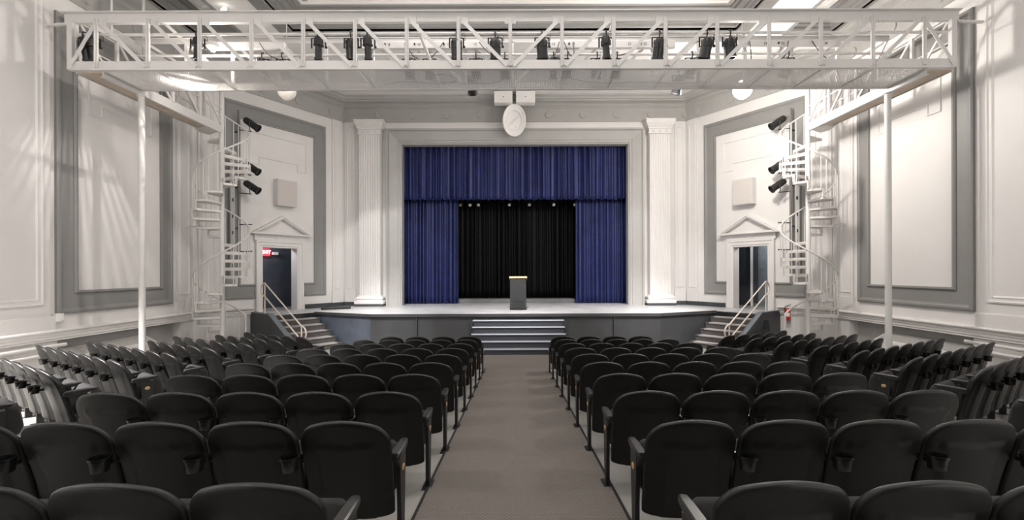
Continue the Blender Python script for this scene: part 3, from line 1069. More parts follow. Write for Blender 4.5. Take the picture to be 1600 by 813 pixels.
# raceways with circuit numbers
RW = [(-6.52, -4.90, []), (-3.62, -.62, [(-2.66, '8'), (-2.33, '9'), (-2.03, '10'), (-1.72, '11'), (-1.41, '12'), (-.84, '13')]),
      (.72, 3.42, [(.83, '15'), (1.02, '16'), (1.25, '17'), (2.45, '21'), (2.78, '22')]), (4.75, 6.95, [(4.98, '23'), (5.33, '24'), (5.70, '25'), (6.62, '28')])]
for i, (a, b, nums) in enumerate(RW):
    r = empty('raceway', ((a + b) / 2, Y2 - .1, CZ + 4.78), '%s flat white circuit strip from the left behind the catwalk lanterns' % ORD[i], 'raceway', 'circuit strips on the catwalk')
    MB().bbox(a, b, Y2 - .115, Y2 - .022, CZ + 4.75, CZ + 4.90, .006).build('trunking', M['steel'], r)
    for x, s in nums:
        text_obj(s, .075, M['ink'], r, (x, Y2 - .117, CZ + 4.825), (1, 0, 0), (0, 0, 1))
    for k, (x, s) in enumerate(nums):
        if k % 2 == 0 or i == 0:
            MB().lathe([(.02, 0), (.02, .03), (.012, .035)], (x - .09, Y2 - .115, CZ + 4.83), (0, -1, 0), 8).build('socket', M['black'], r)
# conduit drop at the left
o = MB().tube([(-8.3, 10.2, CEIL), (-8.3, 10.2, CZ + 4.86), (-8.24, 10.1, CZ + 4.8), (-6.7, 10.1, CZ + 4.8)], .028, 8)
cdt = o.build('conduit', M['steel'], smooth=60)
tag(cdt, 'white conduit dropping from the ceiling to the left end of the catwalk', 'conduit')


# ---- stage lanterns
def lantern(x, y, zp, label, kind='par', tilt=0, yaw=0, rot=0, lit=False, group='stage lanterns on the catwalk', cable=True):
    """hangs from a pipe at (x, y, zp)"""
    e = empty('stage_light', (x, y, zp), label, 'stage light', group, rz=rot)
    def B(mb, n, m, sm=45, par=None):
        return mb.build(n, m, par or e, smooth=sm, world=False)
    mb = MB().tube([(0, .0, -.09), (0, -.05, -.05), (0, -.05, .03), (0, 0, .055), (0, .045, .03)], .013, 8)
    B(mb, 'clamp', M['black'])
    wy = .135
    zc = -.26
    mb = MB()
    mb.bar((-wy, 0, -.085), (wy, 0, -.085), .03, .008).bar((-wy, 0, -.085), (-wy, 0, zc - .02), .03, .008, (0, 1, 0)).bar((wy, 0, -.085), (wy, 0, zc - .02), .03, .008, (0, 1, 0))
    mb.lathe([(.02, 0), (.028, .01), (.02, .035)], (wy, 0, zc), (1, 0, 0), 8)
    B(mb, 'yoke', M['black'])
    ax = Vector((sin(yaw), cos(yaw) * sin(tilt), -cos(tilt))).normalized()
    c = Vector((0, 0, zc))
    if kind == 'par':
        prof = [(.03, -.15), (.075, -.14), (.098, -.10), (.105, -.06), (.105, .0), (.112, .005), (.112, .02), (.105, .025), (.105, .20), (.118, .205), (.118, .235), (.10, .235), (.095, .20)]
    else:
        prof = [(.03, -.20), (.07, -.19), (.085, -.14), (.085, -.05), (.10, -.045), (.10, -.03), (.065, -.01), (.060, .03), (.068, .035), (.068, .20), (.082, .205), (.082, .245), (.062, .245), (.058, .2)]
    body = B(MB().lathe(prof, c, ax, 22), 'housing', M['black'], 35)
    B(MB().lathe([(.001, .19), (.06, .192), (.09 if kind == 'par' else .056, .195), (.001, .199)], c, ax, 18), 'lens', M['bulb'] if lit else M['lens'], 40, body)
    mb = MB()
    for k in range(6):
        a = k * pi / 3
        o1 = ax.orthogonal().normalized()
        o2 = ax.cross(o1)
        d = o1 * cos(a) + o2 * sin(a)
        rr = .104 if kind == 'par' else .085
        mb.bar(c + d * (rr + .004) + ax * -.12, c + d * (rr + .004) + ax * -.03, .012, .012)
    B(mb, 'cooling_fin', M['black'], None, body)
    if cable:
        h = Vector((.10, .05, .0))
        k1 = c + ax * -.16
        mb = MB().tube([k1, k1 + Vector((.06, .02, .04)), Vector((.17, .03, -.12)), Vector((.16, .03, .02)), Vector((.06, .0, .05))], .007, 6)
        B(mb, 'power_cable', M['cable'])
    return e


pipe_z = CZ + 4.65
fx_front = [(134, 'ell', .15, .1), (147, 'ell', .2, -.1), (310, 'ell', .0, 0), (499, 'ell', .1, -.05), (550, 'par', .15, .02), (576, 'ell', .1, .05),
            (714.5, 'par', .2, 0), (775, 'par', .15, .02), (848, 'par', .1, .06), (948, 'ell', .0, .05), (1031, 'par', .35, -.05), (1105, 'par', .15, -.17), (1141, 'par', .1, .12)]
for i, (px, kd, ti, ya) in enumerate(fx_front):
    x = (px - 805) * (Y1 + .06) / 712
    lantern(x, Y1 + .06, pipe_z, 'black stage lantern on the front catwalk pipe, %s from the left' % (ORD[i] if i < 12 else 'thirteenth'), kd, ti, ya, lit=(px == 499))
fx_rear = [(412, 'ell', .5), (443, 'par', .5), (640, 'par', .45), (672, 'par', .5), (745, 'par', .45), (790, 'par', .5), (866, 'ell', .4), (888, 'par', .4), (934, 'par', .5), (965, 'par', .5), (1082, 'par', .6), (1232, 'par', .6)]
for i, (px, kd, ti) in enumerate(fx_rear):
    x = (px - 805) * (Y2 - .08) / 712
    lantern(x, Y2 - .08, CZ + 4.62, 'black lantern low on the rear catwalk pipe, %s from the left' % ORD[i], kd, ti, (805 - px) / 2200, cable=(i % 2 == 0))
# two lanterns that show below the deck
for px, lab in ((738.5, 'black lantern showing under the catwalk left of the oval dish'), (1061, 'black lantern showing under the catwalk near the right cornice corner')):
    y = 10.35
    x = (px - 805) * y / 712
    e = lantern(x, y, CZ + 4.52, lab, 'par', .75, 0, group='lanterns below the deck')
    MB().bar((0, -.55, .0), (0, .03, .03), .04, .04).build('outrigger', M['black'], e, world=False)
# loose cables lying on the deck
for pts, lab in (([(-2.9, 9.75), (-2.3, 9.5), (-1.6, 9.6), (-1.2, 9.45), (-1.35, 9.2), (-1.8, 9.2), (-1.6, 9.5), (-.6, 9.62), (-.1, 9.3)], 'black cable coiled on the mesh deck left of centre'),
                 ([(1.0, 9.2), (1.4, 9.5), (2.0, 9.6), (2.8, 9.55), (3.4, 9.65), (4.2, 9.5)], 'black cable lying along the mesh deck right of centre')):
    P = []
    for i in range(len(pts) - 1):
        for k in range(6):
            t = k / 6
            p0, p1, p2, p3 = [Vector(pts[max(0, min(len(pts) - 1, i + d))]) for d in (-1, 0, 1, 2)]
            q = .5 * ((2 * p1) + (p2 - p0) * t + (2 * p0 - 5 * p1 + 4 * p2 - p3) * t * t + (3 * p1 - p0 - 3 * p2 + p3) * t ** 3)
            P.append((q.x, q.y, ZB + .032))
    tag(MB().tube(P, .009, 6).build('loose_cable', M['cable'], smooth=60), lab, 'cable')
# hanging leads from the raceways
for i, (xa, xb, d) in enumerate(((-5.4, -5.0, .35), (-2.3, -2.05, .35), (-1.5, -1.95, .42), (-.75, -.3, .35), (.95, .82, .3), (1.05, 1.25, .35), (1.25, 1.26, .3), (2.7, 2.2, .3), (4.98, 5.0, .4), (5.8, 5.65, .38), (6.3, 6.6, .36))):
    za = CZ + 4.86
    P = []
    for k in range(9):
        t = k / 8
        P.append((xa + (xb - xa) * t, Y2 - .15 - .04 * sin(pi * t), za - d * (t + .25 * sin(pi * t))))
    tag(MB().tube(P, .009, 6).build('hanging_lead', M['cable'], smooth=60), 'black lead hanging from the circuit strips, %s from the left' % ORD[i], 'cable', 'leads under the circuit strips')

# work light that glows in the left part of the catwalk
wl = empty('work_light', (-6.25, 9.45, CZ + 4.62), 'glowing work light inside the left part of the catwalk', 'work light')
MB().lathe([(.02, .12), (.10, .10), (.13, .02), (.12, .0), (.02, .0)], (-6.25, 9.45, CZ + 4.66), (0, 0, 1), 16).build('reflector', M['steel'], wl, smooth=40)
MB().lathe([(.001, -.06), (.035, -.05), (.05, -.01), (.03, .03), (.02, .05)], (-6.25, 9.45, CZ + 4.63), (0, 0, 1), 14).build('bulb', M['bulb'], wl, smooth=60)
lamp('work_light_lamp', 'SPOT', (-6.25, 9.45, CZ + 4.52), 800, (1, .95, .9), .02, (-6.80, 9.42, CZ + 3.6), 66, .5)
lamp('work_light_glow', 'POINT', (-6.25, 9.6, CZ + 4.45), 70, (1, .93, .85), .05)

# ================================================================== SPIRAL STAIRS
def spiral(side, mir):
    sx = -1 if mir else 1
    cx, cy = -XI - .02, YE
    e = empty('spiral_staircase', (sx * cx, cy, 0), 'white steel spiral staircase climbing to the catwalk beside the %s wall' % side, 'staircase', 'spiral staircases')
    P = lambda a, r, z: (cx + r * cos(a), cy + r * sin(a), z)
    B = lambda mb, n, m=M['tread'], sm=None: mb.build(n, m, e, mirror=mir, smooth=sm)
    B(MB().lathe([(.12, 0), (.12, .02), (.058, .025), (.058, ZTt + .02), (.03, ZTt + .05)], (cx, cy, 0), (0, 0, 1), 20), 'centre_pole', M['steel'], 50)
    ris = .224
    RO = .66
    rail = []
    for k in range(1, 28):
        z = ris * k
        a = R(47 + 30 * k)
        h = R(17)
        mb = MB()
        n = 5
        low, up = [], []
        ring = []
        for i in range(n + 1):
            t = a - h + 2 * h * i / n
            ring.append(P(t, RO, z))
        inner = [P(a + R(50), .056, z), P(a, .056, z), P(a - R(50), .056, z)]
        poly = ring + inner
        mb.loft([[(p[0], p[1], z - .055) for p in poly], [(p[0], p[1], z) for p in poly]])
        # down-turned front edge
        f = a - h
        mb.bar(P(f, .07, z - .05), P(f, RO - .01, z - .05), .012, .07)
        B(mb, 'tread')
        for t in (-10, 8):
            aa = a + R(t)
            z2 = z + .95 + ris * (t / 30)
            B(MB().tube([P(aa, RO + .005, z - .05), P(aa, RO + .005, z2)], .0115, 6), 'baluster', M['steel'], 60)
        # connector to the tread below
        aa = a - h + R(2)
        B(MB().box(*sorted((P(aa, RO, 0)[0] - .024, P(aa, RO, 0)[0] + .024)), P(aa, RO, 0)[1] - .018, P(aa, RO, 0)[1] + .018, z - ris, z), 'riser_strut', M['steel'])
    for i in range(0, 27 * 6 + 1):
        k = .6 + i / 6
        a = R(47 + 30 * k)
        rail.append(P(a, RO + .008, ris * k + .95))
    rail = [(rail[0][0], rail[0][1], .05), (rail[0][0], rail[0][1], ris * .6 + .85)] + rail
    B(MB().tube(rail, .022, 8), 'handrail', M['steel'], 60)
    # top landing sector
    mb = MB()
    poly = [P(R(200), .05, 0), P(R(150), RO, 0), P(R(175), RO, 0), P(R(205), RO * .95, 0), P(R(240), .45, 0), P(R(270), .06, 0)]
    mb.loft([[(p[0], p[1], ZB - .05) for p in poly], [(p[0], p[1], ZB - .005) for p in poly]])
    B(mb, 'landing')
    # bar that ties the stair to the wall
    zt = CZ + 1.27
    B(MB().bar(P(R(168), RO - .02, zt), (-9.24, cy + .16, zt), .05, .05), 'wall_tie', M['steel'])


for side, mir in SIDES:
    spiral(side, mir)

# ================================================================== WALL THINGS
for side, mir in SIDES:
    sx = -1 if mir else 1
    # fabric covered speaker
    c = AW(2.36, .16, 0)
    sp = empty('wall_speaker', (sx * c[0], c[1], CZ + 2.2), 'square fabric-fronted wall speaker above the %s pediment' % side, 'speaker', 'wall speakers')
    mb = MB()
    quadbox(mb, AW, 2.03, 2.70, .002, .26, CZ + 2.20, CZ + 3.06)
    mb.build('cabinet', M['wall'], sp, mirror=mir)
    mb = MB()
    quadbox(mb, AW, 2.045, 2.685, .26, .275, CZ + 2.215, CZ + 3.045)
    mb.build('grille', M['speaker'], sp, mirror=mir)
    # boom of three lanterns on the wall by the stairs
    bp = AW(3.9, .22, 0)
    bo = empty('lantern_boom', (sx * bp[0], bp[1], 0), 'dark vertical pipe with a socket strip behind the %s spiral staircase' % side, 'boom', 'lantern booms')
    MB().tube([(bp[0], bp[1], CZ + .0), (bp[0], bp[1], CZ + 4.95)], .026, 8).build('pipe', mat('dark_grey_pipe', (.12, .115, .11), .45), bo, mirror=mir, smooth=60)
    b2 = AW(3.62, .06, 0)
    mb = MB()
    quadbox(mb, AW, 3.97, 4.10, .07, .15, CZ - .1, CZ + 3.6)
    stp = mb.build('socket_strip', M['cornice'], bo, mirror=mir)
    for k in range(7):
        mb = MB()
        quadbox(mb, AW, 4.01, 4.06, .15, .162, CZ + .15 + k * .5, CZ + .25 + k * .5)
        mb.build('socket', M['black'], stp, mirror=mir)
    for z in (CZ + 1.35, CZ + .65, CZ + 4.3, CZ + 2.6, CZ + .05):
        q = AW(3.9, .0, 0)
        MB().bar((q[0], q[1], z), (bp[0], bp[1], z), .04, .03).build('wall_bracket', M['black'], bo, mirror=mir)
    for z in (CZ + 1.45, CZ + .62):
        q = AW(3.6, .42, 0)
        MB().tube([(bp[0], bp[1], z), (q[0], q[1], z + .02)], .018, 8).build('spare_arm', M['black'], bo, mirror=mir, smooth=60)
    for k, (z, wd) in enumerate(((CZ + 4.55, 'top'), (CZ + 3.2, 'middle'), (CZ + 2.62, 'lowest'))):
        q = AW(3.62, .46, 0)
        e = empty('boom_light', (sx * q[0], q[1], z), 'black lantern on the pipe behind the %s spiral stairs, %s of three' % (side, wd), 'stage light', 'lanterns on the booms')
        B = lambda mb, n, m, sm=45, par=None: mb.build(n, m, par or e, mirror=mir, smooth=sm)
        c = Vector((q[0], q[1], z))
        ax = Vector((.80, .05, -.55)).normalized()
        bd = B(MB().lathe([(.03, -.26), (.085, -.25), (.105, -.20), (.105, -.05), (.112, -.045), (.112, -.03), (.105, -.025), (.105, .20), (.125, .205), (.125, .24), (.1, .24), (.095, .2)], c, ax, 22), 'housing', M['black'])
        B(MB().lathe([(.001, .19), (.06, .192), (.095, .195), (.001, .199)], c, ax, 18), 'lens', M['lens'], 40, bd)
        B(MB().tube([(bp[0], bp[1], z - .2), (q[0] - .02, q[1], z - .22), (q[0], q[1] - .13, z - .2), (q[0], q[1] - .13, z)], .014, 8), 'yoke', M['black'])
    # globe pendants
gx, gy, gz = 5.75, 11.5, CZ + 4.55
for s, side, on in ((-1, 'left', False), (1, 'right', True)):
    g = empty('globe_pendant', (s * gx, gy, CEIL), ('glowing' if on else 'unlit white') + ' glass globe lamp hanging behind the catwalk on the %s' % side, 'pendant lamp')
    MB().lathe([(.07, 0), (.07, -.03), (.012, -.05), (.012, gz + .26 - CEIL), (.08, gz + .24 - CEIL), (.08, gz + .17 - CEIL), (.02, gz + .15 - CEIL)], (s * gx, gy, CEIL), (0, 0, 1), 16).build('stem', M['steel'], g, smooth=40)
    MB().lathe([(.075, .22), (.12, .20), (.20, .12), (.225, .03), (.215, -.05), (.17, -.13), (.09, -.195), (.03, -.22), (.001, -.225)], (s * gx, gy, gz), (0, 0, 1), 24).build('globe', M['globe_on' if on else 'globe_off'], g, smooth=80)
lamp('globe_lamp', 'POINT', (gx - .02, gy, gz - .42), 430, (1, .95, .89), .16)

# oval dish and the two boxes over the stage opening
dc = (-.02, 16.72, CZ + 5.54)
e = empty('oval_dish', (dc[0], dc[1], dc[2]), 'white oval dish hanging over the middle of the stage opening', 'dish')
def oval(mb, rings):
    L = []
    for a, b, y in rings:
        L.append([(dc[0] + a * cos(2 * pi * k / 40), y, dc[2] + b * sin(2 * pi * k / 40)) for k in range(40)])
    mb.loft(L)
y0 = dc[1]
mb = MB()
oval(mb, [(.20, .34, y0 + .20), (.36, .54, y0 + .10), (.425, .60, y0 + .02), (.43, .605, y0 - .02), (.41, .585, y0 - .045), (.385, .555, y0 - .04), (.36, .52, y0 - .02), (.33, .47, y0 + .0), (.27, .38, y0 + .015), (.25, .35, y0 + .05), (.18, .26, y0 + .06)])
mb.build('bowl', M['white'], e, smooth=40)
MB().bar((dc[0] - .2, y0 + .0, dc[2] - .2), (dc[0] + .2, y0 + .0, dc[2] + .14), .012, .02).build('wire', M['white'], e)
MB().lathe([(.03, .03), (.03, -.01), (.01, -.02)], (dc[0] + .08, y0 + .03, dc[2] - .22), (0, 1, 0), 12).build('knob', M['white'], e, smooth=40)
MB().bar((dc[0], y0 + .15, dc[2]), (dc[0], 17.27, dc[2]), .1, .1).build('wall_arm', M['steel'], e)
for s, x0, x1 in ((-1, -.74, -.08), (1, .05, .74)):
    b_ = empty('white_speaker_box', ((x0 + x1) / 2, 16.6, CZ + 6.05), 'white box hung just %s of centre above the oval dish' % ('left' if s < 0 else 'right'), 'box', 'boxes above the oval dish')
    MB().bbox(x0, x1, 16.45, 16.8, CZ + 6.10, CZ + 6.52, .012).build('case', M['white'], b_)
    MB().lathe([(.02, 0), (.02, .01), (.002, .012)], ((x0 + x1) / 2, 16.452, CZ + 6.3), (0, -1, 0), 12).build('knob', M['ink'], b_)
    MB().box((x0 + x1) / 2 - .04, (x0 + x1) / 2 + .04, 16.6, 16.66, CZ + 6.52, CEIL).build('hanger', M['steel'], b_)

# fire extinguisher
q = AW(3.72, .10, 0)
x, y, z = -q[0], q[1], CZ - 1.55
fe_ = empty('fire_extinguisher', (x, y, z), 'red fire extinguisher hung on the wall right of the right stage steps', 'fire extinguisher')
MB().lathe([(.05, 0), (.072, .015), (.074, .03), (.074, .30), (.06, .35), (.03, .375), (.025, .40)], (x, y, z), (0, 0, 1), 20).build('tank', M['red'], fe_, smooth=50)
MB().lathe([(.028, .40), (.028, .44), (.018, .45)], (x, y, z), (0, 0, 1), 12).bar((x - .01, y, z + .46), (x + .1, y - .02, z + .5), .02, .012).bar((x - .01, y, z + .44), (x + .09, y - .02, z + .44), .02, .012).build('valve', M['black'], fe_)
MB().tube([(x, y, z + .43), (x - .07, y - .01, z + .44), (x - .1, y - .02, z + .36), (x - .095, y - .02, z + .15)], .012, 8).build('hose', M['rubber'], fe_, smooth=60)
MB().lathe([(.0755, .12), (.0755, .24)], (x, y, z), (0, 0, 1), 20).build('paper_label', M['white'], fe_, smooth=60)
MB().bar((x + .01, y - .08, z + .39), (x + .05, y - .085, z + .30), .07, .006, (1, 0, .5)).build('inspection_tag', M['yellow'], fe_)

# exit sign and emergency light in the left corridor
bw = lambda u, v, z: AW(u, v, z)
ex = empty('exit_sign', bw(2.27, -1.45, CZ + .58), 'red lit exit sign inside the left doorway', 'exit sign')
mb = MB()
quadbox(mb, AW, 2.06, 2.50, -1.46, -1.40, CZ + .58, CZ + .83)
mb.build('housing', M['exitred'], ex)
o3 = bw(2.20, -1.396, CZ + .705)
text_obj('EXIT', .165, M['exitlet'], ex, o3, (-DU.x, -DU.y, 0), (0, 0, 1), .006, 'lettering')
el = empty('emergency_lamp', bw(1.86, -1.45, CZ + .62), 'small pale emergency lamp beside the exit sign', 'lamp')
mb = MB()
quadbox(mb, AW, 1.78, 1.96, -1.48, -1.36, CZ + .62, CZ + .72)
mb.build('case', M['white'], el)
lamp('corridor_light', 'POINT', AW(2.9, -.85, 3.5), 45, (.93, .96, 1), .1)
p_ = AW(2.6, -.85, 3.5)
lamp('corridor_light', 'POINT', (-p_[0], p_[1], p_[2]), 30, (.95, .97, 1), .1)
# steel door leaf in the right corridor
d_ = empty('steel_door', (-AW(2.2, -1.3, 0)[0], AW(2.2, -1.3, 0)[1], STAGE), 'silvery steel door leaf with a white edge inside the right doorway', 'door leaf')
mb = MB()
quadbox(mb, AW, 1.80, 2.6, -1.44, -1.38, STAGE, CZ + 1.1)
mb.build('leaf', M['silver'], d_, mirror=True)
mb = MB()
quadbox(mb, AW, 1.72, 1.80, -1.46, -1.36, STAGE, CZ + 1.1)
mb.build('edge_strip', M['white'], d_, mirror=True)
mb = MB()
quadbox(mb, AW, 1.82, 2.0, -1.38, -1.37, STAGE + .1, CZ + 1.0)
mb.build('dark_panel', M['slate'], d_, mirror=True)

# junction boxes on the left wall
j = empty('junction_box', SW(9.07, .1, CZ - .95), 'two small white junction boxes with a short conduit low on the left wall', 'junction box')
mb = MB()
quadbox(mb, SW, 9.06, 9.18, .005, .11, CZ - .98, CZ - .82)
quadbox(mb, SW, 9.20, 9.28, .005, .06, CZ - .96, CZ - .82)
mb.build('box', M['white'], j)
MB().tube([SW(9.1, .06, CZ - .98), SW(9.1, .06, CZ - 1.13)], .018, 8).build('conduit', M['steel'], j)

# radiators in the niches, and pipes
for side, mir in SIDES:
    sx = -1 if mir else 1
    r = empty('wall_convector', (sx * -9.3, 10.5, floor_z(9, 10.5)), 'white convector with a slatted sloping top under the %s wall rail' % side, 'radiator', 'wall convectors')
    mb = MB()
    ya, yb = 9.35, 11.55
    for_ = []
    sec = [(-9.46, -.05), (-9.08, -.05), (-9.08, CZ - 1.78), (-9.10, CZ - 1.74), (-9.40, CZ - 1.58), (-9.46, CZ - 1.58)]
    mb.loft([[(a, y, b) for a, b in sec] for y in (ya, yb)])
    body = mb.build('casing', M['steel'], r, mirror=mir)
    for k in range(44):
        y = ya + .06 + k * .048
        MB().bar((-9.13, y, CZ - 1.72), (-9.37, y, CZ - 1.592), .014, .012).build('slat', M['cornice'], body, mirror=mir)
    for k, h in enumerate((1.45, 1.60)):
        o = MB().tube([SW(6.4, .12, CZ - h), SW(9.25 - k * .08, .12, CZ - h)], .034, 12).build('heating_pipe', M['steel'], mirror=mir, smooth=60)
        tag(o, '%s white heating pipe low on the %s wall' % ('upper' if k == 0 else 'lower', side), 'pipe', 'heating pipes')
        for yy in (7.0, 8.3):
            MB().bar(SW(yy, .0, CZ - h - .04), SW(yy, .12, CZ - h - .04), .03, .02).build('bracket', M['steel'], o, mirror=mir)

# ceiling items seen above the catwalk
for x, y, lab, on in ((7.35, 11.6, 'small dark spotlight on the ceiling right of centre above the catwalk', False), (-7.15, 11.25, 'small bright ceiling fixture above the left of the catwalk', True)):
    e = empty('ceiling_spot', (x, y, CEIL), lab, 'ceiling light')
    MB().lathe([(.06, 0), (.06, -.03), (.02, -.04), (.02, -.07)], (x, y, CEIL), (0, 0, 1), 14).build('base', M['white'], e, smooth=40)
    MB().lathe([(.03, 0), (.05, .02), (.06, .13), (.05, .13)], (x, y, CEIL - .08), (.2, -.6, -.5), 14).build('head', mat('dim_lamp_face', (.9, .85, .8), .4, emis=(1, .93, .85), estr=4) if on else M['cornice'], e, smooth=40)
mb = MB().lathe([(.07, 0), (.075, -.02), (.05, -.04), (.001, -.045)], (-7.0, 11.55, CEIL), (0, 0, 1), 16)
tag(mb.build('smoke_detector', M['white'], smooth=40), 'small round white detector on the ceiling above the left of the catwalk', 'detector')

# ================================================================== CARPET
mb = MB()
CL, CR = -.715, .785
N = 40
def strip(mb, x0, x1, y0, y1, up, n=N):
    L = []
    for i in range(n + 1):
        y = y0 + (y1 - y0) * i / n
        L.append([(x0, y, floor_z(0, y)), (x1, y, floor_z(0, y)), (x1, y, floor_z(0, y) + up), (x0, y, floor_z(0, y) + up)])
    mb.loft(L)
strip(mb, CL, CR, -4, 10.84, .010)
cp = mb.build('aisle_carpet', M['carpet'])
tag(cp, 'ribbed brown-grey carpet running down the centre aisle to the stage', 'carpet')
mb = MB()
strip(mb, CL - .022, CL, -4, 10.84, .013)
strip(mb, CR, CR + .022, -4, 10.84, .013)
if False: mb.box(-4.7, CL, 10.82, 10.84, 0.001, .013).box(CR, 4.7, 10.82, 10.84, 0.001, .013)
mb.build('edging', M['edge'], cp)
mb = MB()
strip(mb, -4.4, 4.4, 10.845, 12.0, .010, 8)
strip(mb, -6.3, 6.3, 12.0, 12.68, .010, 4)
fc = mb.build('front_carpet', M['carpet'])
tag(fc, 'brown-grey carpet lying crosswise on the floor below the stage steps', 'carpet')
mb = MB()
strip(mb, -4.4, CL, 10.825, 10.845, .013, 1)
strip(mb, CR, 4.4, 10.825, 10.845, .013, 1)
mb.build('edging', M['edge'], fc)

# ================================================================== SEATS
W0 = .55


def seat_meshes():
    D = {}
    # backrest shell
    a0, bq = .254, .080
    zb, ztop = .225, .852
    nc, nr = 30, 30
    def pos(s, t):
        ss = sin(s * pi / 2)
        dd_ = a0 * (1 - abs(ss))
        tp = ztop - .062 * ss * ss - (bq - math.sqrt(max(0, bq * bq - (bq - dd_) ** 2)) if dd_ < bq else 0)
        bt = zb + .02 * abs(ss) ** 6
        z = bt + (tp - bt) * t
        wz = 1 - .03 * max(0, (.66 - z) / .4)
        x = a0 * ss * wz
        tt = (z - zb) / (ztop - zb)
        y = -.095 - .168 * tt ** 1.35 - .030 * (1 - ss * ss)
        # pressed panel on the rear face
        px = abs(x) / (.64 * a0 * (1 + .3 * (z - .5)))
        pz = (z - (ztop - .15 + .022 * (x / a0) ** 2)) / .6
        e = .010 if (px < 1 and pz < 0) else 0
        if z < zb + .13:
            e -= .003
        return x, y, z, e
    xs_ = []
    G = [[pos(-1 + 2 * i / nc, j / nr) for i in range(nc + 1)] for j in range(nr + 1)]
    V, F = [], []
    th = .040
    for face in (0, 1):
        for j in range(nr + 1):
            for i in range(nc + 1):
                x, y, z, e = G[j][i]
                if face == 0:
                    V.append((x, y - e, z))
                else:
                    V.append((x * .996, y + th, z - .002))
    n = (nr + 1) * (nc + 1)
    q = lambda i, j, f: f * n + j * (nc + 1) + i
    for j in range(nr):
        for i in range(nc):
            F.append((q(i, j, 0), q(i + 1, j, 0), q(i + 1, j + 1, 0), q(i, j + 1, 0)))
            F.append((q(i, j, 1), q(i, j + 1, 1), q(i + 1, j + 1, 1), q(i + 1, j, 1)))
    # rounded rim: bulging loops between the two faces
    loop = [(i, 0) for i in range(nc)] + [(nc, j) for j in range(nr)] + [(i, nr) for i in range(nc, 0, -1)] + [(0, j) for j in range(nr, 0, -1)]
    m_ = len(loop)
    L0 = [q(i, j, 0) for i, j in loop]
    L1 = [q(i, j, 1) for i, j in loop]
    cen = Vector((0, 0, .55))
    def outn(k):
        p0 = Vector(V[L0[k - 1]])
        p1 = Vector(V[L0[(k + 1) % m_]])
        t = p1 - p0
        d = Vector((t.z, 0, -t.x))
        if d.length < 1e-6:
            d = Vector(V[L0[k]]) - cen
            d.y = 0
        d.normalize()
        return d
    prev = L0
    for fr_, out_ in ((.0, .007), (.25, .013), (.5, .015), (.75, .013), (1.0, .007)):
        cur = []
        for k in range(m_):
            a, b = Vector(V[L0[k]]), Vector(V[L1[k]])
            p = a.lerp(b, .08 + .84 * fr_) + outn(k) * out_
            cur.append(len(V))
            V.append(tuple(p))
        for k in range(m_):
            k2 = (k + 1) % m_
            F.append((prev[k], prev[k2], cur[k2], cur[k]))
        prev = cur
    for k in range(m_):
        k2 = (k + 1) % m_
        F.append((prev[k], prev[k2], L1[k2], L1[k]))
    D['backrest'] = MB().add(V, F), M['plastic'], 75
    # cushion on the front
    V, F = [], []
    L = []
    for j in range(2, nr, 2):
        row = []
        for i in range(2, nc - 1, 2):
            x, y, z, e = G[j][i]
            row.append((x, y + th + .022, z))
        L.append(row)
    L2 = [[(x * 1.03, y - .03, z) for x, y, z in r] for r in L]
    mb = MB()
    for A in (L, L2):
        mb.loft(A, caps=False, closed=False)
    r, c = len(L), len(L[0])
    edge = [L[0], L2[0]]
    mb.loft([L[0], L2[0]], caps=False, closed=False).loft([L[-1], L2[-1]], caps=False, closed=False)
    mb.loft([[l[0] for l in L], [l[0] for l in L2]], caps=False, closed=False).loft([[l[-1] for l in L], [l[-1] for l in L2]], caps=False, closed=False)
    D['back_cushion'] = mb, M['fabric'], 60
    # tipped-up seat
    sec = [(-.05, .385), (-.03, .34), (.03, .295), (.12, .285), (.18, .315), (.205, .38), (.195, .46), (.18, .545), (.16, .59), (.125, .61), (.085, .60), (.02, .49), (-.03, .43)]
    def rs(x, k):
        cy, cz = .07, .47
        return [(x, cy + (a - cy) * k, cz + (b - cz) * k) for a, b in sec]
    D['seat'] = MB().loft([rs(-.245, .6), rs(-.238, .85), rs(-.20, 1), rs(.20, 1), rs(.238, .85), rs(.245, .6)]), M['fabric'], 50
    # armrest on a standard, centred on x = 0
    mb = MB()
    L = []
    for y, hw, z0, z1 in ((-.16, .022, .585, .615), (-.15, .028, .575, .627), (-.08, .030, .575, .630), (.04, .028, .585, .632), (.10, .024, .597, .632), (.12, .016, .604, .626)):
        b = .008
        L.append([(-hw + b, y, z0), (hw - b, y, z0), (hw, y, z0 + b), (hw, y, z1 - b), (hw - b, y, z1), (-hw + b, y, z1), (-hw, y, z1 - b), (-hw, y, z0 + b)])
    mb.loft(L)
    D['armrest'] = mb, M['arm'], 40
    mb = MB()
    mb.box(-.014, .014, -.035, .035, .01, .585)
    mb.loft([[(-.012, -.11, .56), (.012, -.11, .56), (.012, -.11, .585), (-.012, -.11, .585)], [(-.012, .0, .42), (.012, .0, .42), (.012, .0, .585), (-.012, .0, .585)]])
    D['standard'] = mb, M['black'], None
    D['foot_plate'] = MB().bbox(-.04, .04, -.10, .10, 0, .014, .004), M['black'], None
    # end panel for the row ends
    mb = MB()
    mb.loft([[(-.016, -.032, .03), (-.016, .032, .03), (-.016, .075, .57), (-.016, -.07, .57)], [(.010, -.032, .03), (.010, .032, .03), (.010, .075, .57), (.010, -.07, .57)]])
    D['end_panel'] = mb, M['black'], None
    L = [[(x, .0 + r * .026 * cos(2 * pi * k / 18), .485 + r * .021 * sin(2 * pi * k / 18)) for k in range(18)] for x, r in ((0, 1), (.004, 1), (.006, .85))]
    D['number_badge'] = MB().loft(L), M['badge'], 40
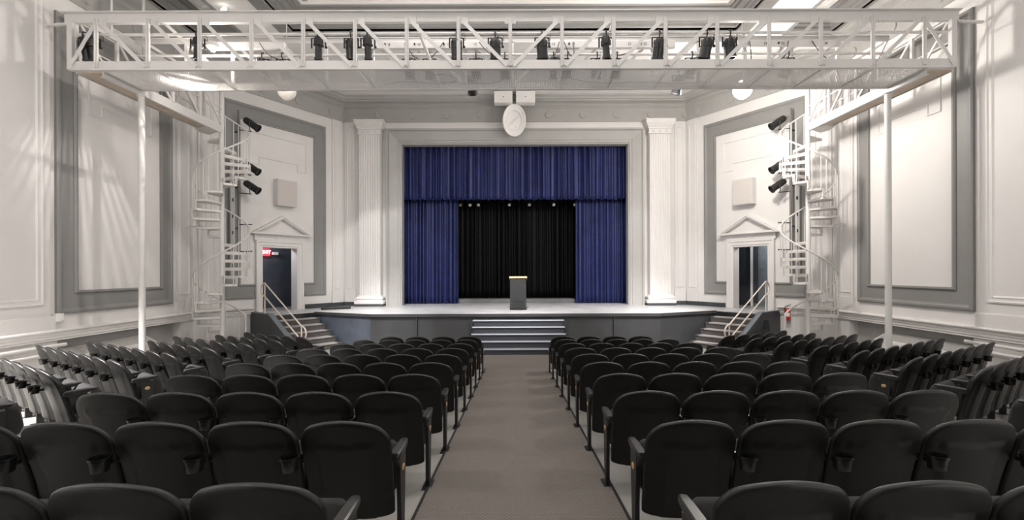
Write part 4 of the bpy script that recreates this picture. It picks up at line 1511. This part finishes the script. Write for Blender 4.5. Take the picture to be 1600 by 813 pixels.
    L = [[(x, .0 + r * .026 * cos(2 * pi * k / 14), .485 + r * .021 * sin(2 * pi * k / 14)) for k in range(14)] for x, r in ((.005, .55), (.0068, .55))]
    mb = MB()
    mb.box(.005, .0068, -.011, -.006, .476, .494).box(.005, .0068, .003, .007, .476, .494).box(.005, .0068, .007, .012, .490, .494).box(.005, .0068, .007, .012, .476, .480)
    D['badge_figure'] = mb, M['badge2'], None
    # cup holder behind the joint between two seats
    mb = MB()
    n = 18
    cyy, zt, h = -.262, .655, .085
    L = []
    for r_, z in ((.038, zt - h), (.045, zt - h + .005), (.050, zt - .014), (.056, zt - .012), (.056, zt), (.047, zt), (.041, zt - h + .015), (.001, zt - h + .012)):
        L.append([(r_ * cos(2 * pi * k / n), cyy + r_ * sin(2 * pi * k / n), z) for k in range(n)])
    mb.loft(L)
    mb.box(-.008, .008, cyy + .045, -.13, zt - .065, zt - .045)
    D['cup_holder'] = mb, M['gloss'], 50
    out = {}
    for k, (mb, m, sm) in D.items():
        o = mb.build(k, m, smooth=sm, world=False)
        out[k] = o.data
        bpy.data.objects.remove(o)
    return out


SM = seat_meshes()


def kid(name, parent, x=0, scale=1, flip=False):
    o = bpy.data.objects.new(name, SM[name])
    COL.objects.link(o)
    o.parent = parent
    o.location = (x, 0, 0)
    if flip:
        o.rotation_euler = (0, 0, 0)
        o.scale = (-1, 1, 1)
    return o


def seat(x, y, rz, w, label, group, aisle, first, last, mid=False):
    """aisle: +1 when the aisle lies to the +x side of the seat. y: position of the standard."""
    e = empty('tip_up_seat', (x, y, floor_z(x, y) + (.012 if mid else 0)), label, 'seat', group, rz=rz)
    sc = (w - .012) / .538
    for n in ('backrest', 'back_cushion', 'seat'):
        o = kid(n, e)
        o.scale = (sc if n != 'seat' else sc * .97, 1, 1)
    s = aisle
    def stand(xx, end):
        kid('armrest', e, xx)
        st_ = kid('standard', e, xx)
        kid('foot_plate', st_)
        if end:
            sgn = 1 if xx > 0 else -1
            p = kid('end_panel', e, xx, flip=(sgn > 0))
            b = kid('number_badge', p)
            b.location = (-.0165, 0, 0)
            b.scale = (-1, 1, 1)
            kid('badge_figure', b)
        return st_
    stand(s * w / 2, first)
    if not first:
        kid('cup_holder', e, s * w / 2 - s * .03)
    if last:
        stand(-s * w / 2, True)
    return e


FOOT = .285                     # standard lies this far in front of the top of the back
rows_y = {1: (1.70, .549), 2: (2.62, .550), 3: (3.53, .550), 4: (4.45, .549), 5: (5.36, .549), 6: (6.27, .557), 7: (7.19, .555), 8: (8.10, .522), 9: (9.01, .505), 10: (9.93, .566)}
for side, s in (('left', -1), ('right', 1)):
    for r, (z, w_) in rows_y.items():
        n = 4 if r in (1, 10) else 5
        for i in range(n):
            edge = .735 if s < 0 else .765
            x = s * (edge + w_ / 2 + i * w_)
            lab = 'black tip-up seat %s of carpet, %s row from camera, %s from aisle' % (side, ORD[r - 1], ORD[i])
            if i == 0:
                lab = 'black aisle-end tip-up seat %s of carpet, %s row from camera' % (side, ORD[r - 1])
            e = seat(x, z + FOOT, 0, w_, lab, 'seats %s of the centre carpet' % side, -s, i == 0, i == n - 1)
            e.location.z = floor_z(0, z + FOOT)
    # angled side rows
    ends = [(5.08, 4.05, 4), (5.08, 4.90, 6), (5.07, 5.75, 7), (5.04, 6.60, 7), (5.03, 7.45, 5), (4.94, 8.30, 6), (4.85, 9.15, 5), (4.70, 10.0, 5)]
    th = R(32.5)
    for r, (xe, ye, n) in enumerate(ends):
        w_ = .55
        fwd = Vector((-s * sin(th), cos(th)))
        al = Vector((s * cos(th), sin(th)))
        for i in range(n):
            p = Vector((s * xe, ye)) + al * (i * w_) + fwd * .25
            ord_ = ORD[i]
            lab = 'black tip-up seat by %s wall, %s angled row from camera, %s from aisle' % (side, ORD[r], ord_)
            seat(p.x, p.y, s * th, w_, lab, 'angled rows of seats by the %s wall' % side, -s, i == 0, i == n - 1)

# black stacking chair beside the right cheek wall
q = (7.53, 13.48)
e = empty('stacking_chair', (q[0], q[1], 0), 'black stacking chair against the cheek wall of the right stage steps', 'chair', rz=R(200))
B = lambda mb, n, m=M['black'], sm=None: mb.build(n, m, e, world=False, smooth=sm)
B(MB().bbox(-.22, .22, -.2, .2, .43, .47, .012), 'seat')
B(MB().loft([[(-.21, -.2, .55), (.21, -.2, .55), (.21, -.18, .55), (-.21, -.18, .55)], [(-.2, -.25, .84), (.2, -.25, .84), (.2, -.23, .84), (-.2, -.23, .84)]]), 'backrest')
for a in (-1, 1):
    B(MB().tube([(a * .21, -.26, 0), (a * .2, -.19, .45), (a * .2, -.25, .82)], .012, 8), 'leg')
    B(MB().tube([(a * .21, .22, 0), (a * .2, .17, .44)], .012, 8), 'leg')
